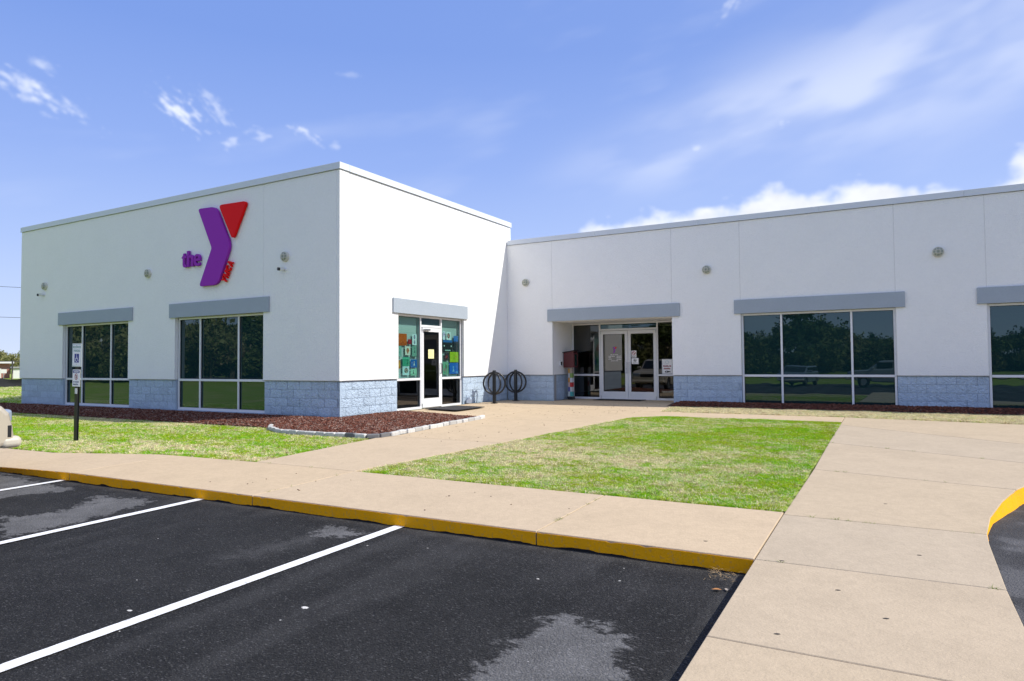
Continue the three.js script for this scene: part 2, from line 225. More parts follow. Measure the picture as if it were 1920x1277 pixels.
{ // concrete walks, one slab at a time
  const walk = group('sidewalk'); walk.userData.kind = 'structure';
  const S = [
    [[8.22, 4.44], [10.07, 4.43], [10.07, kerbZ(10.07)], [8.22, kerbZ(8.22)]], [[4.57, 4.45], [8.22, 4.44], [8.22, kerbZ(8.22)], [4.57, kerbZ(4.57)]],
    [[0.83, 4.56], [2.61, 4.47], [4.57, 4.45], [4.57, kerbZ(4.57)], [0.83, kerbZ(0.83)]],
    [[-2.9, 5.23], [-1.63, 5.2], [0.44, 4.59], [0.83, 4.56], [0.83, kerbZ(0.83)], [-1, kerbZ(-1)], [-2.9, kerbZ(-2.9)]],
    [[-8, 5.25], [-2.9, 5.23], [-2.9, kerbZ(-2.9)], [-8, kerbZ(-8)]], [[-24, 5.33], [-8, 5.25], [-8, kerbZ(-8)], [-24, kerbZ(-8) + 0.1]],
    [[10.07, 9.1], [11.64, 9.1], [11.64, 10.62], [10.07, 10.62]], [[10.07, 10.62], [11.64, 10.62], [11.64, 12.7], [10.07, 12.7]], [[10.07, 7.57], [11.64, 7.55], [11.64, 9.1], [10.07, 9.1]], [[10.07, 6.045], [11.635, 6.0], [11.64, 7.55], [10.07, 7.57]],
    [[10.07, 4.53], ...kerbPts(4.53, 4.53).slice(0, 1), [11.66, 4.84], [11.635, 6.0], [10.07, 6.045]],
    [[10.07, 4.53], [10.09, 1.9], ...kerbPts(4.53, 2.36).reverse()], [[10.09, 1.9], [10.07, -0.75], ...kerbPts(2.36, 0.65).reverse()],
    [[10.07, -0.75], [10.07, -3.43], ...kerbPts(0.65, -0.55).reverse()], [[10.07, -3.43], [10.07, -4.96], [13, -4.6], [22, -4.38], [22, -2.1], [17.5, -1.8], [15.4, -1.2], [14.3, -0.55]],
    [[6.34, -3.97], [6.34, -4.98], [10.07, -4.96], [10.07, -3.97]],
    [[2.61, 4.47], [2.46, 1.3], [5.06, 1.3], [4.57, 4.45]], [[2.62, 1.3], [2.55, -2.2], [5.53, -2.2], [5.06, 1.3]],
    [[0.0, -2.15], [2.55, -2.2], [2.55, -5.0], [0.0, -5.0]], [[0.0, -5.0], [2.55, -5.0], [2.55, -7.64], [0.0, -7.64]],
    [[2.55, -2.2], [5.53, -2.2], [5.70, -3.4], [6.34, -3.97], [6.34, -4.98], [2.55, -5.0]], [[2.55, -5.0], [6.34, -4.98], [5.95, -5.02], [5.83, -6.3], [5.72, -7.64], [2.55, -7.64]],
    [[1.655, -7.64], [5.48, -7.64], [5.48, -9.36], [1.655, -9.36]],
  ];
  S.forEach((p, i) => { const s = mesh('slab', slabGeo(p, i === 3 || i === 4 || i === 5 ? rampY : lvl, 0.32), (i >= 6 && i <= 14 ? M.walksGrey : M.walks)[(i * 7) % 3], walk); s.receiveShadow = true; });
  // paint on the kerb face, piece by piece between the joints
  const face = (pts, yTop, yBot, out, seed, batter = 0) => {
    const pos = [], uv = []; let run = 0; const r = rngOf(seed), P = pts.map(([x, z], i) => { const a = pts[Math.max(0, i - 1)], b = pts[Math.min(pts.length - 1, i + 1)], l = Math.hypot(b[0] - a[0], b[1] - a[1]), nx = (b[1] - a[1]) / l * out, nz = -(b[0] - a[0]) / l * out; if (i) run += Math.hypot(x - pts[i - 1][0], z - pts[i - 1][1]); const t = yTop(x, z) - 0.010 - (r() < 0.12 ? 0.012 * r() : 0.003 * r()), b0 = Math.min(t - 0.002, yBot(x, z) - 0.01); return { x: x + nx * 0.003, z: z + nz * 0.003, xb: x + nx * (0.003 + batter * (t - b0)), zb: z + nz * (0.003 + batter * (t - b0)), xi: x - nx * 0.03, zi: z - nz * 0.03, t, b: b0, u: run }; });
    const q = (a, b, c, d, ua, ub) => { pos.push(...a, ...b, ...c, ...c, ...b, ...d); uv.push(ua, a[1], ua, b[1], ub, c[1], ub, c[1], ua, b[1], ub, d[1]); };
    for (let i = 0; i < P.length - 1; i++) { const a = P[i], b = P[i + 1]; q([a.x, a.t, a.z], [a.xb, a.b, a.zb], [b.x, b.t, b.z], [b.xb, b.b, b.zb], a.u, b.u); q([a.xi, a.t + 0.0005, a.zi], [a.x, a.t, a.z], [b.xi, b.t + 0.0005, b.zi], [b.x, b.t, b.z], a.u, b.u); }
    const g = new THREE.BufferGeometry(); g.setAttribute('position', new THREE.Float32BufferAttribute(pos, 3)); g.setAttribute('uv', new THREE.Float32BufferAttribute(uv, 2)); g.computeVertexNormals(); return g;
  };
  const kerb = group('kerb'); kerb.userData.kind = 'structure';
  const line = (x0, x1) => { const n = Math.round((x1 - x0) / 0.05), o = []; for (let i = 0; i <= n; i++) { const x = mix(x0, x1, i / n); o.push([x, kerbZ(x) - 0.003]); } return o; };
  [[8.226, 10.06], [4.576, 8.214], [0.836, 4.564], [-2.894, 0.824], [-7.99, -2.906]].forEach(([a, b], i) => mesh('painted_face', face(line(a, b), rampY, (x, z) => lotY(z), -1, 400 + i), M.yellow, kerb));
  { const pos = [], r = rngOf(431); let prev; for (let x = -7.9; x < 10.06; x += 0.03) { const z = kerbZ(x) + 0.0025, b = lotY(z) - 0.01, t = lotY(z) + 0.004 + 0.020 * smooth(0.42, 0.8, fbm(x * 3, 1.5, 4, 433)) + 0.004 * r(), cur = [x, b, t, z]; if (prev) pos.push(prev[0], prev[1], prev[3], cur[0], cur[1], cur[3], prev[0], prev[2], prev[3], prev[0], prev[2], prev[3], cur[0], cur[1], cur[3], cur[0], cur[2], cur[3]); prev = cur; } const g = new THREE.BufferGeometry(); g.setAttribute('position', new THREE.Float32BufferAttribute(pos, 3)); g.computeVertexNormals(); mesh('dark_edge', g, matte({ color: lin(0.016, 0.016, 0.018), roughness: 0.8 }), kerb); }  // thin ragged dark strip along the foot of the kerb face
  const curve = (z0, z1) => { const P = kerbPts(z0, z1), o = []; for (let i = 0; i < P.length - 1; i++) { const n = Math.max(2, Math.round(Math.hypot(P[i + 1][0] - P[i][0], P[i + 1][1] - P[i][1]) / 0.05)); for (let k = 0; k < n; k++) o.push([mix(P[i][0], P[i + 1][0], k / n) - 0.006, mix(P[i][1], P[i + 1][1], k / n) + 0.004]); } o.push(P[P.length - 1]); return o; };
  [[4.95, 2.37], [2.35, 0.66], [0.64, -0.54], [-0.56, -2.1]].forEach(([a, b], i) => mesh('painted_face', face(curve(a, b), lvl, (x, z) => laneY(z), -1, 420 + i, 0.3), M.yellow, kerb));
}

{ // asphalt
  const X0 = -6, X1 = 10.07, Z0 = 5.9, Z1 = 14;
  const worn = [
    [[9.02, 8.75], [9.0, 8.45], [8.99, 8.23], [8.98, 7.98], [9.02, 7.76], [9.02, 7.53], [9.04, 7.39], [9.13, 7.33], [9.23, 7.38], [9.34, 7.37], [9.48, 7.48], [9.56, 7.48], [9.62, 7.65], [9.70, 7.80], [9.72, 7.93], [9.81, 8.05], [9.84, 8.6]],
    [[2.38, 7.71], [2.58, 7.48], [2.67, 7.30], [2.64, 6.97], [2.23, 6.66], [2.22, 6.53], [2.77, 6.54], [2.90, 6.39], [3.30, 6.58], [3.34, 6.85], [3.38, 7.11], [3.43, 7.58], [3.43, 7.88], [3.35, 8.12]],
    [[-0.80, 6.35], [-0.40, 6.32], [0.27, 6.41], [1.01, 6.49], [1.41, 6.43], [1.54, 6.63], [1.29, 6.88], [1.23, 7.22], [0.2, 7.3]],
    [[6.01, 6.54], [6.06, 6.36], [6.19, 6.39], [6.57, 6.42], [6.55, 6.55], [6.42, 6.69], [6.18, 6.67]],
  ];
  const faint = [[[5.86, 7.60], [5.87, 7.33], [5.93, 6.97], [6.12, 6.74], [6.35, 6.83], [6.33, 7.07], [6.20, 7.43], [6.11, 7.68]]];
  const specks = [[7.46, 8.06, 0.02], [6.4, 8.65, 0.013], [8.63, 6.83, 0.008], [7.48, 8.29, 0.006], [9.2, 6.6, 0.007]];
  const r = rngOf(17); for (let k = 0; k < 45; k++) specks.push([X0 + r() * 16, Z0 + r() * 8, 0.003 + r() * 0.004]);
  const dist = (x, z, p) => { let d = 1e9; for (let i = 0, j = p.length - 1; i < p.length; j = i++) { const ax = p[j][0], az = p[j][1], bx2 = p[i][0] - ax, bz2 = p[i][1] - az, t = clamp(((x - ax) * bx2 + (z - az) * bz2) / (bx2 * bx2 + bz2 * bz2)); d = Math.min(d, Math.hypot(x - ax - bx2 * t, z - az - bz2 * t)); } return inPoly(x, z, p) ? d : -d; };
  const W = 2048, H = 2048;
  const boxes = worn.concat(faint).map((p) => [Math.min(...p.map((q) => q[0])) - 0.4, Math.max(...p.map((q) => q[0])) + 0.4, Math.min(...p.map((q) => q[1])) - 0.4, Math.max(...p.map((q) => q[1])) + 0.4]);
  const grain = (i, j, seed) => { const c = hash2(i, j, seed), d = hash2(i >> 1, j >> 1, seed + 2); return (c > 0.965 ? 0.07 : c > 0.84 ? 0.018 : c < 0.25 ? -0.008 : 0) + (d > 0.98 ? 0.05 : (d - 0.5) * 0.010); };
  const tex = dataTex(W, H, (i, j) => {
    const x = mix(X0, X1, (i + 0.5) / W), z = mix(Z0, Z1, (j + 0.5) / H);
    const big = fbm(x * 0.7, z * 1.1, 4, 501), mid = fbm(x * 5, z * 5, 3, 507), streak = fbm(x * 2.6, z * 0.35, 4, 511);
    let k = 0.017 + (big - 0.5) * 0.012 + (mid - 0.5) * 0.012 + smooth(0.55, 0.75, streak) * 0.012 + grain(i, j, 513), w = 0;
    boxes.forEach((b, n) => { if (x < b[0] || x > b[1] || z < b[2] || z > b[3]) return; const rag = (fbm(x * 9, z * 14, 4, 521) - 0.5) * 0.30 + (fbm(x * 34, z * 60, 3, 523) - 0.5) * 0.20 + (hash2(i, j, 527) - 0.5) * 0.05, d = dist(x, z, n < worn.length ? worn[n] : faint[n - worn.length]) + rag; w = Math.max(w, n < worn.length ? smooth(-0.02, 0.06, d) : smooth(-0.12, 0.25, d) * 0.3); });
    k += w * (0.088 + (mid - 0.5) * 0.05 + grain(i, j, 531) * 1.2);
    const near = smooth(0.22, 0.02, z - kerbZ(x) + (fbm(x * 6, z * 9, 3, 541) - 0.5) * 0.14) * 0.02; k += near;
    let cr = k * 1.0, cg = k * 0.985, cb = k * 0.985;
    for (const s of specks) { const dx = x - s[0], dz = z - s[1]; if (Math.abs(dx) < 0.06 && Math.abs(dz) < 0.04 && ((dx * dx) / 2.6 + dz * dz) * (0.7 + 0.7 * vnoise(x * 90, z * 90, 9)) < s[2] * s[2]) { cr = 0.62; cg = 0.60; cb = 0.56; } }
    return [toS(Math.max(0.008, cr)), toS(Math.max(0.008, cg)), toS(Math.max(0.008, cb))];
  }, true); tex.wrapS = tex.wrapT = THREE.ClampToEdgeWrapping;
  const bump = noiseTile(1024, 128, 3, 551, 1.7); bump.repeat.set(16.07 / 1.1, 8.1 / 1.1);
  const g = sheetGeo(X0, X1, Z0, Z1, 32, 24, (x, z) => lotY(z) + (fbm(x * 0.8, z * 0.8, 3, 561) - 0.5) * 0.012);
  const uv = g.attributes.uv; for (let i = 0; i < uv.count; i++) uv.setXY(i, (uv.getX(i) - X0) / (X1 - X0), (uv.getY(i) - Z0) / (Z1 - Z0));
  const lot = mesh('parking_lot', g, matte({ map: tex, bumpMap: bump, bumpScale: 0.006, roughness: 0.85, specularIntensity: 0.45 }), scene); lot.userData.kind = 'structure';
  const bump2 = noiseTile(1024, 128, 3, 551, 1.7); bump2.repeat.set(1 / 1.1, 1 / 1.1);
  const tile = dataTex(1024, 1024, (i, j) => { const a = fbm(i / 1024 * 6, j / 1024 * 6, 5, 571, 6), k = 0.050 + (a - 0.5) * 0.09 + smooth(0.58, 0.68, a) * 0.03 + grain(i, j, 573) * 1.3; return [toS(Math.max(0.01, k)), toS(Math.max(0.01, k * 0.985)), toS(Math.max(0.01, k * 1.0 + 0.001))]; }, true, [1 / 3.1, 1 / 3.1]);
  const asphalt = matte({ map: tile, bumpMap: bump2, bumpScale: 0.006, roughness: 0.85 });
  const rest = merge([sheetGeo(-8, X0, 6.0, 14, 4, 10, (x, z) => lotY(z)), sheetGeo(-8, 60, 14, 30.2, 40, 8, () => lotY(14))]);
  const lot2 = mesh('parking_lot', rest, asphalt, scene); lot2.userData.kind = 'structure';
  const lane = mesh('driveway', sheetGeo(11.5, 60, -3, 14, 388, 136, (x, z) => laneY(z), (x, z) => { if (z > 4.84) return true; if (x > 22) return true; const P = kerbPts(4.84, -2.1); for (let i = 0; i < P.length - 1; i++) if (z <= P[i][1] + 0.13 && z >= P[i + 1][1] - 0.13 && x > Math.min(P[i][0], P[i + 1][0]) - 0.13) return true; return x > 14 && z > -2.3; }), asphalt, scene); lane.userData.kind = 'structure';
  // the road beyond the lot, seen mirrored in the windows
  const far = mesh('road', sheetGeo(-300, 300, 48, 54, 60, 2, (x, z) => -0.55), std({ color: lin(0.30, 0.29, 0.27), roughness: 0.9 }), scene); far.userData.kind = 'structure';
  const marks = group('parking_lines'); marks.userData.kind = 'structure';
  for (const [x, z, sx] of [[6.70, 6.03, -0.028], [3.675, 6.09, -0.028], [0.68, 6.14, -0.028], [-2.33, 6.35, -0.028], [-5.3, 6.4, -0.028]]) {
    const rr = rngOf(Math.round(x * 100)), pos = [], uv2 = [], n = 120; let prev;
    for (let i = 0; i <= n; i++) { const zz = z + 5.5 * i / n, c = x + sx * 5.5 * i / n, y = lotY(zz) + 0.009, cur = [c - 0.056 - rr() * 0.004, c + 0.056 + rr() * 0.004, zz, y]; if (prev) { const a = [prev[0], prev[3], prev[2]], b = [prev[1], prev[3], prev[2]], d = [cur[0], cur[3], cur[2]], e = [cur[1], cur[3], cur[2]]; for (const v of [a, d, b, b, d, e]) { pos.push(...v); uv2.push(v[0], v[2]); } } prev = cur; }
    const sg = new THREE.BufferGeometry(); sg.setAttribute('position', new THREE.Float32BufferAttribute(pos, 3)); sg.setAttribute('uv', new THREE.Float32BufferAttribute(uv2, 2)); sg.computeVertexNormals();
    mesh('stripe', sg, M.paint, marks);
  }
}

/* ------------------------------------------------------------------ the building */
const D = 7.698, DB = 7.95, H1 = 5.88, C1 = 5.723, H2 = 5.234, C2 = 5.084, LX = -14.41, RX = 22, WAIN = 0.81, LB = 2.51, LT = 2.89;
const building = thing('building', 'white walled building with a tall emblem wing and a long low wing', 'building');
const blockGeos = [];
for (let k = 0; k < 6; k++) { // split face block, 0.396 x 0.193, front towards +z
  const nx = 6, ny = 3, pos = [], idx = [], w = 0.396, h = 0.193, r = rngOf(700 + k);
  for (let j = 0; j <= ny; j++) for (let i = 0; i <= nx; i++) { const edge = i === 0 || j === 0 || i === nx || j === ny; pos.push((i / nx - 0.5) * w, (j / ny - 0.5) * h, edge ? 0.001 + r() * 0.003 : 0.002 + r() * 0.009); }
  for (let j = 0; j < ny; j++) for (let i = 0; i < nx; i++) { const a = j * (nx + 1) + i; idx.push(a, a + 1, a + nx + 1, a + 1, a + nx + 2, a + nx + 1); }
  const g = new THREE.BufferGeometry(); g.setAttribute('position', new THREE.Float32BufferAttribute(pos, 3)); g.setIndex(idx); g.computeVertexNormals();
  const side = new THREE.BoxGeometry(w, h, 0.04).translate(0, 0, -0.018);
  const uv = new Float32Array(g.attributes.position.count * 2); for (let i = 0; i < uv.length / 2; i++) { uv[i * 2] = g.attributes.position.getX(i) + k * 0.3; uv[i * 2 + 1] = g.attributes.position.getY(i) + k * 0.17; } g.setAttribute('uv', new THREE.BufferAttribute(uv, 2));
  blockGeos.push(merge([g, side]));
}
// lay running bond between u0 and u1 on a wall whose local x runs along it; blocks stand 4.5 cm behind the render above
function layBlocks(wall, u0, u1, seed, w0 = -0.048) {
  const r = rngOf(seed), L = 0.406;
  for (let c = 0; c < 4; c++) {
    const y = WAIN - 0.0015 - 0.2025 * (c + 0.5); let u = u0; let first = c % 2 ? L / 2 : L;
    while (u < u1 - 0.02) {
      let len = Math.min(u === u0 ? first : L, u1 - u); if (u1 - u - len < 0.07) len = u1 - u;
      const m = mesh('block', blockGeos[Math.floor(r() * 6)], M.blocks[Math.floor(r() * 3)], wall);
      m.position.set(u + len / 2, y, w0 + (r() - 0.5) * 0.004); m.scale.set((len - 0.009) / 0.396, 1, 1); if (r() < 0.5) m.rotation.z = Math.PI;
      u += len;
    }
  }
}
function shapeGeo(pts, holes, depth) {
  const s = new THREE.Shape(pts.map((p) => new THREE.Vector2(...p))); for (const h of holes) s.holes.push(new THREE.Path(h.map((p) => new THREE.Vector2(...p))));
  return metreUV(new THREE.ExtrudeGeometry(s, { depth, bevelEnabled: true, bevelThickness: 0.003, bevelSize: 0.003, bevelOffset: -0.003, bevelSegments: 1 }).translate(0, 0, -depth - 0.003));
}
const rect = (a, b, c, d) => [[a, c], [b, c], [b, d], [a, d]];
// a wall: panels of render between joints, core behind, blocks below, window heads over the openings, coping on top
function buildWall(name, pos, turn, u0, u1, top, copBot, joints, openings, lintels, opts = {}) {
  const w = group(name, building, pos, turn);
  const cuts = [u0, ...joints, u1 - (opts.short ?? 0)];
  for (let i = 0; i < cuts.length - 1; i++) {
    const a = cuts[i] + (i ? 0.006 : 0), b = cuts[i + 1] - (i < cuts.length - 2 ? 0.006 : 0);
    // outline with notches where openings reach the bottom edge of the render
    const ops = openings.map(([o0, o1]) => [Math.max(o0, a), Math.min(o1, b)]).filter(([p, q]) => q - p > 0.02).sort((p, q) => p[0] - q[0]);
    const pts = []; let cur = a; pts.push([a, copBot - 0.012]);
    const bottom = []; for (const [p, q] of ops) { if (p > cur + 0.02) { bottom.push([cur, WAIN + 0.012], [p, WAIN + 0.012]); } bottom.push([p, LB], [q, LB]); cur = q; } if (cur < b - 0.02) bottom.push([cur, WAIN + 0.012], [b, WAIN + 0.012]);
    const panel = mesh('wall_panel', shapeGeo([...pts, ...bottom, [b, copBot - 0.012]], [], 0.09), M.wall, w); panel.position.z = 0;
  }
  for (const j of joints) mesh('joint_sealant', span(j - 0.0058, j + 0.0058, WAIN + 0.02, copBot - 0.02, -0.06, -0.0075), M.sealant, w);
  // core and mortar bed
  const edges = []; let cur = u0 + 0.11; for (const [p, q] of openings) { if (p - cur > 0.02) edges.push([cur, p - 0.004]); cur = q + 0.004; } if (u1 - cur > 0.12) edges.push([cur, u1 - 0.11]);
  const core = edges.map(([a, b]) => span(a, b, -0.7, copBot - 0.02, -0.26, -0.1)); for (const [p, q] of openings) core.push(span(p - 0.003, q + 0.003, LB + 0.01, copBot - 0.02, -0.26, -0.1));
  mesh('wall_core', merge(core), M.core, w);
  const strips = []; let c2 = u0 + (opts.in0 ?? 0.05); const end = u1 - (opts.in1 ?? 0.05); for (const [p, q] of openings) { if (p - c2 > 0.02) strips.push([c2, p]); c2 = q; } if (end - c2 > 0.02) strips.push([c2, end]);
  strips.forEach(([a, b], i) => { mesh('mortar_bed', span(a + 0.002, b - 0.002, -0.7, WAIN - 0.004, -0.099, -0.053), M.mortar, w); layBlocks(w, a, b, (opts.seed ?? 1) * 31 + i); mesh('flashing', span(a - 0.03, b + (i === strips.length - 1 ? 0.03 : 0), WAIN, WAIN + 0.011, -0.095, -0.012), M.flash, w); });
  for (const [p, q] of lintels) mesh('lintel', span(p, q, LB - 0.003, LT, 0.003, 0.045, 0.006), M.lintel, w);
  if (copBot) { const n = Math.max(1, Math.round((u1 - u0) / 3.1)); for (let i = 0; i < n; i++) { const a = mix(u0, u1, i / n) - (i ? 0 : opts.cop0 ?? 0.03), b = mix(u0, u1, (i + 1) / n) + (i < n - 1 ? -0.003 : opts.cop1 ?? 0.03); mesh('coping', merge([span(a, b, copBot, top, -0.30, 0.03, 0.006), span(a, b, copBot - 0.004, copBot + 0.02, 0.022, 0.036, 0.003)]), M.coping, w); } }
  return w;
}
const W1 = [-11.77, -8.25], W2 = [-6.07, -2.545], W3 = [7.40, 11.10], W4 = [12.96, 16.66], ENT = [1.645, 5.49], SD = [2.105, 5.135];
buildWall('front_wall', [0, 0, 0], 0, LX, 0, H1, C1, [-2.553], [W1, W2], [[-11.98, -8.02], [-6.28, -2.315]], { seed: 1, cop1: 0.03, short: 0.0985, in1: 0.037 });
// side wall: local x runs towards -z
buildWall('side_wall', [0, 0, 0], Math.PI / 2, 0, DB, H1, C1, [2.105, 5.135], [SD], [[1.868, 5.277]], { seed: 2, in0: 0.05, in1: 0.2, cop0: -0.304 });
buildWall('low_front_wall', [0, 0, -D], 0, 0, RX, H2, C2, [1.645, 5.49, 7.40, 11.10, 12.957, 16.66], [ENT, W3, W4], [[1.49, 5.723], [7.235, 11.305], [12.765, 16.86]], { seed: 3, in0: -0.02, cop0: -0.04 });
{ // walls that the photograph does not face, roofs and rooms
  const shell = (name, list, mat) => list.forEach((a) => mesh(name, span(...a), mat, building));
  shell('end_wall', [[LX, LX + 0.24, -0.7, C1 - 0.02, -DB, -0.105], [LX + 0.25, -0.27, -0.7, C1 - 0.02, -DB, -DB + 0.24], [RX - 0.24, RX, -0.7, C2 - 0.02, -20, -D - 0.27], [0.02, RX - 0.25, -0.7, C2 - 0.02, -20, -19.76], [-0.23, 0.01, -0.7, C2 - 0.02, -19.99, -DB - 0.01]], M.wall);
  shell('coping', [[LX - 0.03, LX + 0.3, C1, H1, -DB - 0.03, -0.305], [LX + 0.305, -0.31, C1, H1, -DB - 0.03, -DB + 0.3], [RX - 0.3, RX + 0.03, C2, H2, -20.03, -D - 0.305], [0.3, RX - 0.305, C2, H2, -20.03, -19.7], [-0.26, 0.29, C2, H2, -20.03, -DB - 0.04]], M.coping);
  shell('roof', [[LX + 0.25, -0.27, 5.2, 5.35, -DB + 0.25, -0.27], [0.02, RX - 0.25, 4.6, 4.75, -19.75, -D - 0.27]], M.roof);
  shell('ceiling', [[LX + 0.25, -0.27, 2.95, 3.02, -DB + 0.25, -0.27], [0.02, RX - 0.25, 2.95, 3.02, -19.75, -9.5], [5.7, RX - 0.25, 2.95, 3.02, -9.49, -D - 0.27]], M.inside);
  shell('floor', [[LX + 0.25, -0.27, -0.2, 0.0, -DB + 0.25, -0.27], [0.02, RX - 0.25, -0.2, 0.0, -19.75, -9.4], [5.75, RX - 0.25, -0.2, 0.0, -9.39, -D - 0.27]], M.carpet);
  shell('partition', [[-7.3, -7.18, 0.005, 2.94, -DB + 0.26, -0.29], [6.0, 6.12, 0.005, 2.94, -15, -9.45], [12.0, 12.12, 0.005, 2.94, -19.7, -D - 0.3], [6.13, 11.99, 0.005, 2.94, -13.1, -13.0]], M.inside);
  // the doorway bay: side walls, soffit, painted blocks along its sides
  const bay = group('entrance_bay', building);
  mesh('wall_panel', span(1.40, 1.642, WAIN + 0.012, 2.94, -9.46, -D - 0.098), M.wall, bay); mesh('wall_panel', span(5.493, 5.70, WAIN + 0.012, 2.94, -9.46, -D - 0.098), M.wall, bay);
  mesh('soffit', span(1.41, 5.69, 2.497, 2.56, -9.20, -D - 0.098), M.wall, bay); mesh('bulkhead', span(1.41, 5.69, 2.50, 2.94, -9.46, -9.21), M.wall, bay);
  for (const [a, b] of [[1.41, 1.585], [5.55, 5.69]]) mesh('mortar_bed', span(a, b, -0.7, WAIN - 0.004, -9.45, -D - 0.105), M.mortar, bay);
  for (const [x, turn] of [[1.645, Math.PI / 2], [5.49, -Math.PI / 2]]) {
    const r = rngOf(900 + turn * 3);
    for (let c = 0; c < 4; c++) { let z = -D - 0.05; const end = -9.21; let k = c % 2 ? 0.2 : 0.406; while (z > end + 0.02) { let len = Math.min(k, z - end); if (z - len - end < 0.06) len = z - end; const m = mesh('block', blockGeos[Math.floor(r() * 6)], M.blocks[Math.floor(r() * 3)], bay); m.position.set(x + (turn > 0 ? -0.046 : 0.046), WAIN - 0.0015 - 0.2025 * (c + 0.5), z - len / 2); m.rotation.y = turn; m.scale.x = (len - 0.009) / 0.396; z -= len; k = 0.406; } }
  }
}
// aluminium glazing: bars are parts, each pane its own
function glazing(name, label, pos, turn, u0, u1, v0, v1, mull, transom, opts = {}) {
  const g = group(name, building, pos, turn); if (label) g.userData.label = label;
  const B = 0.05, dp = 0.10, bar = (n, a, b, c, d, dz = 0) => mesh(n, span(a, b, c, d, -dp / 2 + dz, dp / 2 + dz, 0.004), M.frame, g);
  bar('jamb', u0, u0 + B, v0, v1); bar('jamb', u1 - B, u1, v0, v1); bar('head', u0 + B + 0.001, u1 - B - 0.001, v1 - B, v1, 0.002); bar('sill', u0 + B + 0.001, u1 - B - 0.001, v0, v0 + 0.065, 0.004);
  const us = [u0 + B, ...mull.flatMap((m) => [m - B / 2, m + B / 2]), u1 - B]; mull.forEach((m) => bar('mullion', m - B / 2, m + B / 2, v0 + 0.066, v1 - B - 0.001, -0.002));
  for (let i = 0; i < us.length; i += 2) {
    if (opts.skip === i / 2) continue;
    const t = transom, a = us[i], b = us[i + 1];
    if (t) bar('transom', a + 0.001, b - 0.001, t - 0.03, t + 0.03, 0.001);
    for (const [c, d] of t ? [[v0 + 0.065, t - 0.03], [t + 0.03, v1 - B]] : [[v0 + 0.065, v1 - B]]) {
      const p = mesh('pane', metreUV(new THREE.PlaneGeometry(b - a + 0.01, d - c + 0.01).translate((a + b) / 2, (c + d) / 2, 0)), (opts.show && c > 0.5 ? M.show : opts.skip ? M.clear : M.glass), g); p.userData.label = 'tinted glass pane';
      mesh('gasket', merge([span(a, b, c, c + 0.008, 0.004, 0.02), span(a, b, d - 0.008, d, 0.004, 0.02), span(a, a + 0.008, c + 0.009, d - 0.009, 0.004, 0.02), span(b - 0.008, b, c + 0.009, d - 0.009, 0.004, 0.02)]), M.gasket, g);
    }
  }
  return g;
}
glazing('window', 'three bay window beside the parking sign', [0, 0, -0.15], 0, W1[0] + 0.006, W1[1] - 0.006, 0.0, LB - 0.008, [-10.85, -9.30], 0.81);
glazing('window', 'three bay window under the emblem', [0, 0, -0.15], 0, W2[0] + 0.006, W2[1] - 0.006, 0.0, LB - 0.008, [-5.14, -3.60], 0.81);
glazing('window', 'three bay window of the low wing', [0, 0, -D - 0.12], 0, W3[0] + 0.006, W3[1] - 0.006, 0.0, LB - 0.008, [8.43, 10.11], 0.81);
glazing('window', 'window cut by the picture edge', [0, 0, -D - 0.12], 0, W4[0] + 0.006, W4[1] - 0.006, 0.0, LB - 0.008, [13.99, 15.66], 0.81);
for (const [a, b, z] of [[W1[0], W1[1], 0], [W2[0], W2[1], 0], [W3[0], W3[1], -D], [W4[0], W4[1], -D]]) { const s = mesh('window_base', span(a + 0.004, b - 0.004, -0.7, -0.002, z - 0.24, z - 0.055), M.mortar, building); s.userData.label = 'painted strip of wall under a window'; }
function doorLeaf(name, parent, u0, u1, v0, v1, label) { // aluminium stile door
  const g = group(name, parent); if (label) g.userData.label = label; const T = 0.045;
  const st = 0.095, bot = 0.235, top = 0.11, bar = (a, b, c, d, z = 0) => mesh('stile', span(a, b, c, d, -T / 2 + z, T / 2 + z, 0.004), M.frame, g);
  bar(u0, u0 + st, v0, v1); bar(u1 - st, u1, v0, v1); mesh('rail', span(u0 + st + 0.001, u1 - st - 0.001, v0, v0 + bot, -T / 2 + 0.002, T / 2 - 0.002, 0.004), M.frame, g); mesh('rail', span(u0 + st + 0.001, u1 - st - 0.001, v1 - top, v1, -T / 2 + 0.002, T / 2 - 0.002, 0.004), M.frame, g);
  mesh('pane', new THREE.PlaneGeometry(u1 - u0 - 2 * st + 0.01, v1 - v0 - bot - top + 0.01).translate((u0 + u1) / 2, (v0 + bot + v1 - top) / 2, 0), M.clear, g);
  const a = u0 + st, b = u1 - st, c = v0 + bot, d = v1 - top; mesh('gasket', merge([span(a, b, c, c + 0.009, 0.004, 0.02), span(a, b, d - 0.009, d, 0.004, 0.02), span(a, a + 0.009, c + 0.01, d - 0.01, 0.004, 0.02), span(b - 0.009, b, c + 0.01, d - 0.01, 0.004, 0.02)]), M.gasket, g);
  mesh('hinge', merge([cyl(0.013, 0.013, 0.10, 0, v0 + 0.05, T / 2), cyl(0.013, 0.013, 0.10, 0, v1 - 0.05, T / 2)]).translate(0, 0, 0.004), M.steel, g);
  return g;
}
